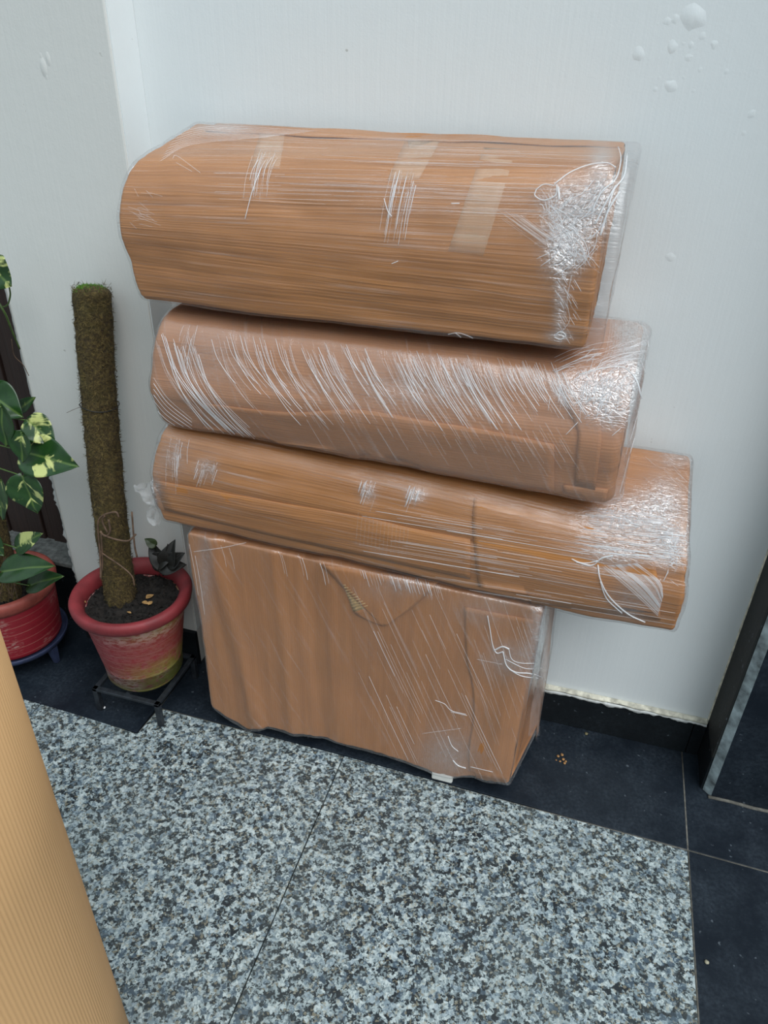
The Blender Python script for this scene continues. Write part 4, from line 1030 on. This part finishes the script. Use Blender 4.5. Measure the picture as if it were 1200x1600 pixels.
LV = [ # base px, tip px, width m, depth y, normal, material
    ((-14, 418), (14, 446), .085, -.20, (.1, -1, .3), M_LEAF),
    ((44, 657), (84, 692), .070, -.24, (.3, -.8, .6), M_LEAF),
    ((38, 706), (115, 727), .100, -.27, (.25, -.8, .6), M_LEAF),
    ((34, 677), (31, 724), .068, -.29, (-.1, -1, .2), M_LEAF),
    ((36, 744), (54, 805), .100, -.30, (.05, -1, .25), M_LEAF),
    ((-20, 612), (32, 650), .090, -.23, (.1, -.8, .7), M_LEAFG),
    ((2, 636), (4, 700), .085, -.28, (-.1, -1, .3), M_LEAFG),
    ((0, 750), (-4, 815), .095, -.28, (-.3, -1, .3), M_LEAF),
    ((26, 856), (58, 834), .052, -.27, (.1, -.8, .6), M_LEAF),
    ((4, 893), (74, 880), .080, -.30, (.05, -.6, .9), M_LEAFG),
    ((46, 915), (90, 898), .060, -.27, (.2, -.6, .9), M_LEAFG),
    ((30, 640), (50, 622), .030, -.20, (.1, -1, .3), M_LEAF),
    ((-25, 830), (3, 870), .075, -.27, (.1, -1, .3), M_LEAF),
    ((-60, 700), (-22, 745), .10, -.27, (-.1, -1, .3), M_LEAF), ((-90, 640), (-60, 690), .10, -.26, (.1, -1, .3), M_LEAFG), ((-40, 560), (-12, 610), .09, -.22, (.1, -1, .3), M_LEAF)]
stems = Tubes()
for i, (bp, tp, w, y, nm, mt) in enumerate(LV):
    a = on_y(*bp, y); b = on_y(*tp, y - 0.015); leaf_mesh(a, b, w, nm, .12, .22, True, 'leaf', mt, P2, i * 1.7)
    st = Vector((-1.445 - 0.02 * (a.z > .6), -.21 + 0.08 * (a.z - .25), max(.24, a.z - .06 + .01 * (i % 3))))
    stems.add(spline([st, (st + a) / 2 + Vector((0, -.02, .012)), a], 6), .0024, 6, .0016)
main = [(-1.44, -.24, .22), (-1.425, -.262, .36), (-1.44, -.250, .52), (-1.435, -.235, .68), (-1.455, -.21, .86), (-1.46, -.19, 1.02), on_y(-10, 420, -.2)]
stems.add(spline(main, 8), .0045, 7, .003)
stems.add(spline([on_y(-8, 465, -.18), on_y(8, 490, -.18), on_y(20, 520, -.16), on_y(31, 545, -.14)], 6), .0030, 6, .0018)
stems.add(spline([on_y(14, 446, -.19), on_y(16, 462, -.18), on_y(10, 478, -.18), on_y(-6, 478, -.18)], 6), .0018, 6)
stems.build('stem', plain('green_stem', (0.06, 0.11, 0.02), .5, .3, 40), P2)
rt = Tubes(); rt.add(spline([on_y(18, 530, -.15), on_y(22, 555, -.14), on_y(36, 570, -.13), on_y(45, 587, -.125)], 6), .0009, 5); rt.build('aerial_root', M_VINE, P2)
for i in range(6):
    rt = Tubes(); x = R_.uniform(0, 26); rt.add(spline([on_y(x, 870, -.27), on_y(x + R_.uniform(-6, 8), 900, -.28), on_y(x + R_.uniform(-8, 14), 935, -.29)], 5), .0008, 4); rt.build('aerial_root', M_VINE, P2)
unparent_shift(P2)

# ------------------------------------------------------------------ foreground roll of corrugated card
RC = Vector((-0.655, -1.195)); RR = 0.205; RH = 1.17
ROLL = thing('cardboard_roll', 'large upright roll of tan corrugated cardboard at the left foreground edge', 'cardboard roll', None, (RC.x, RC.y, 0))
def roll_sheet():
    v = []; f = []; turns = 3.0; pitch = 0.005; inner = RR - 0.030
    total = int(2 * math.pi * (RR - .012) * turns / pitch) * 4
    for i in range(total + 1):
        t = i / total; a = 2.4 + t * turns * 2 * math.pi; r = inner + (RR - inner) * t
        rr = r + 0.0003 * math.cos(i * math.pi / 2)
        for z in (0.0, RH * .33, RH * .66, RH): v.append((RC.x + rr * math.cos(a), RC.y + rr * math.sin(a), z))
    for i in range(total):
        for k in range(3): q = 4 * i + k; f.append((q, q + 4, q + 5, q + 1))
    o = link('corrugated_sheet', v, f, M_ROLL, ROLL); s = o.modifiers.new('thickness', 'SOLIDIFY'); s.thickness = 0.0012; s.offset = -1
roll_sheet()
lathe('core_tube', [(0.165, 0.0), (0.172, 0.0), (0.172, RH - .01), (0.165, RH - .01), (0.163, RH * .5), (0.163, 0.01)], RC.x, RC.y, M_ROLL, ROLL, 48)
unparent_shift(ROLL)

# ------------------------------------------------------------------ bits on the floor
M_CRUMB = plain('brown_crumb', (0.30, 0.16, 0.06), .8, .4, 90)
def pebble(px, py, s, mat, label, cat, name, group=None):
    c = on_z(px, py, 0.0); bm = bmesh.new(); bmesh.ops.create_icosphere(bm, subdivisions=2, radius=s)
    for v in bm.verts:
        v.co *= 1 + .35 * noise.noise(v.co * (1.2 / s) + Vector((px, py, 0)))
        v.co.z = max(v.co.z * .6, -s * .4)
    zmin = min(v.co.z for v in bm.verts)
    me = bpy.data.meshes.new(name); bm.to_mesh(me); bm.free(); me.polygons.foreach_set('use_smooth', [True] * len(me.polygons)); me.materials.append(mat)
    o = bpy.data.objects.new(name, me); COL.objects.link(o); o.location = (c.x, c.y, -zmin + .0002); tag(o, label, cat, group)
for px, py, s in ((872, 1182, .0035), (878, 1180, .0042), (880, 1187, .0040), (875, 1190, .0030), (884, 1190, .0028), (882, 1193, .0036), (869, 1188, .0022)):
    pebble(px, py, s, M_CRUMB, 'tiny brown crumb in the little cluster on black slab right of the parcels', 'crumb', 'dry_crumb', 'crumbs on the black slab')
pebble(916, 1147, .0045, plain('olive_crumb', (0.16, 0.14, 0.07), .8, .4, 90), 'single olive-grey crumb on the black slab near the skirting', 'crumb', 'dry_crumb')
pebble(163, 1106, .004, plain('white_chip', (0.75, 0.75, 0.75), .6, .1), 'small white paint chip on the black slab below the red pot', 'paint chip', 'paint_chip')
pebble(1104, 1504, .0045, plain('pale_crumb', (0.30, 0.28, 0.2), .7, .3), 'pale crumb on the black slab at the lower right', 'crumb', 'dry_crumb')
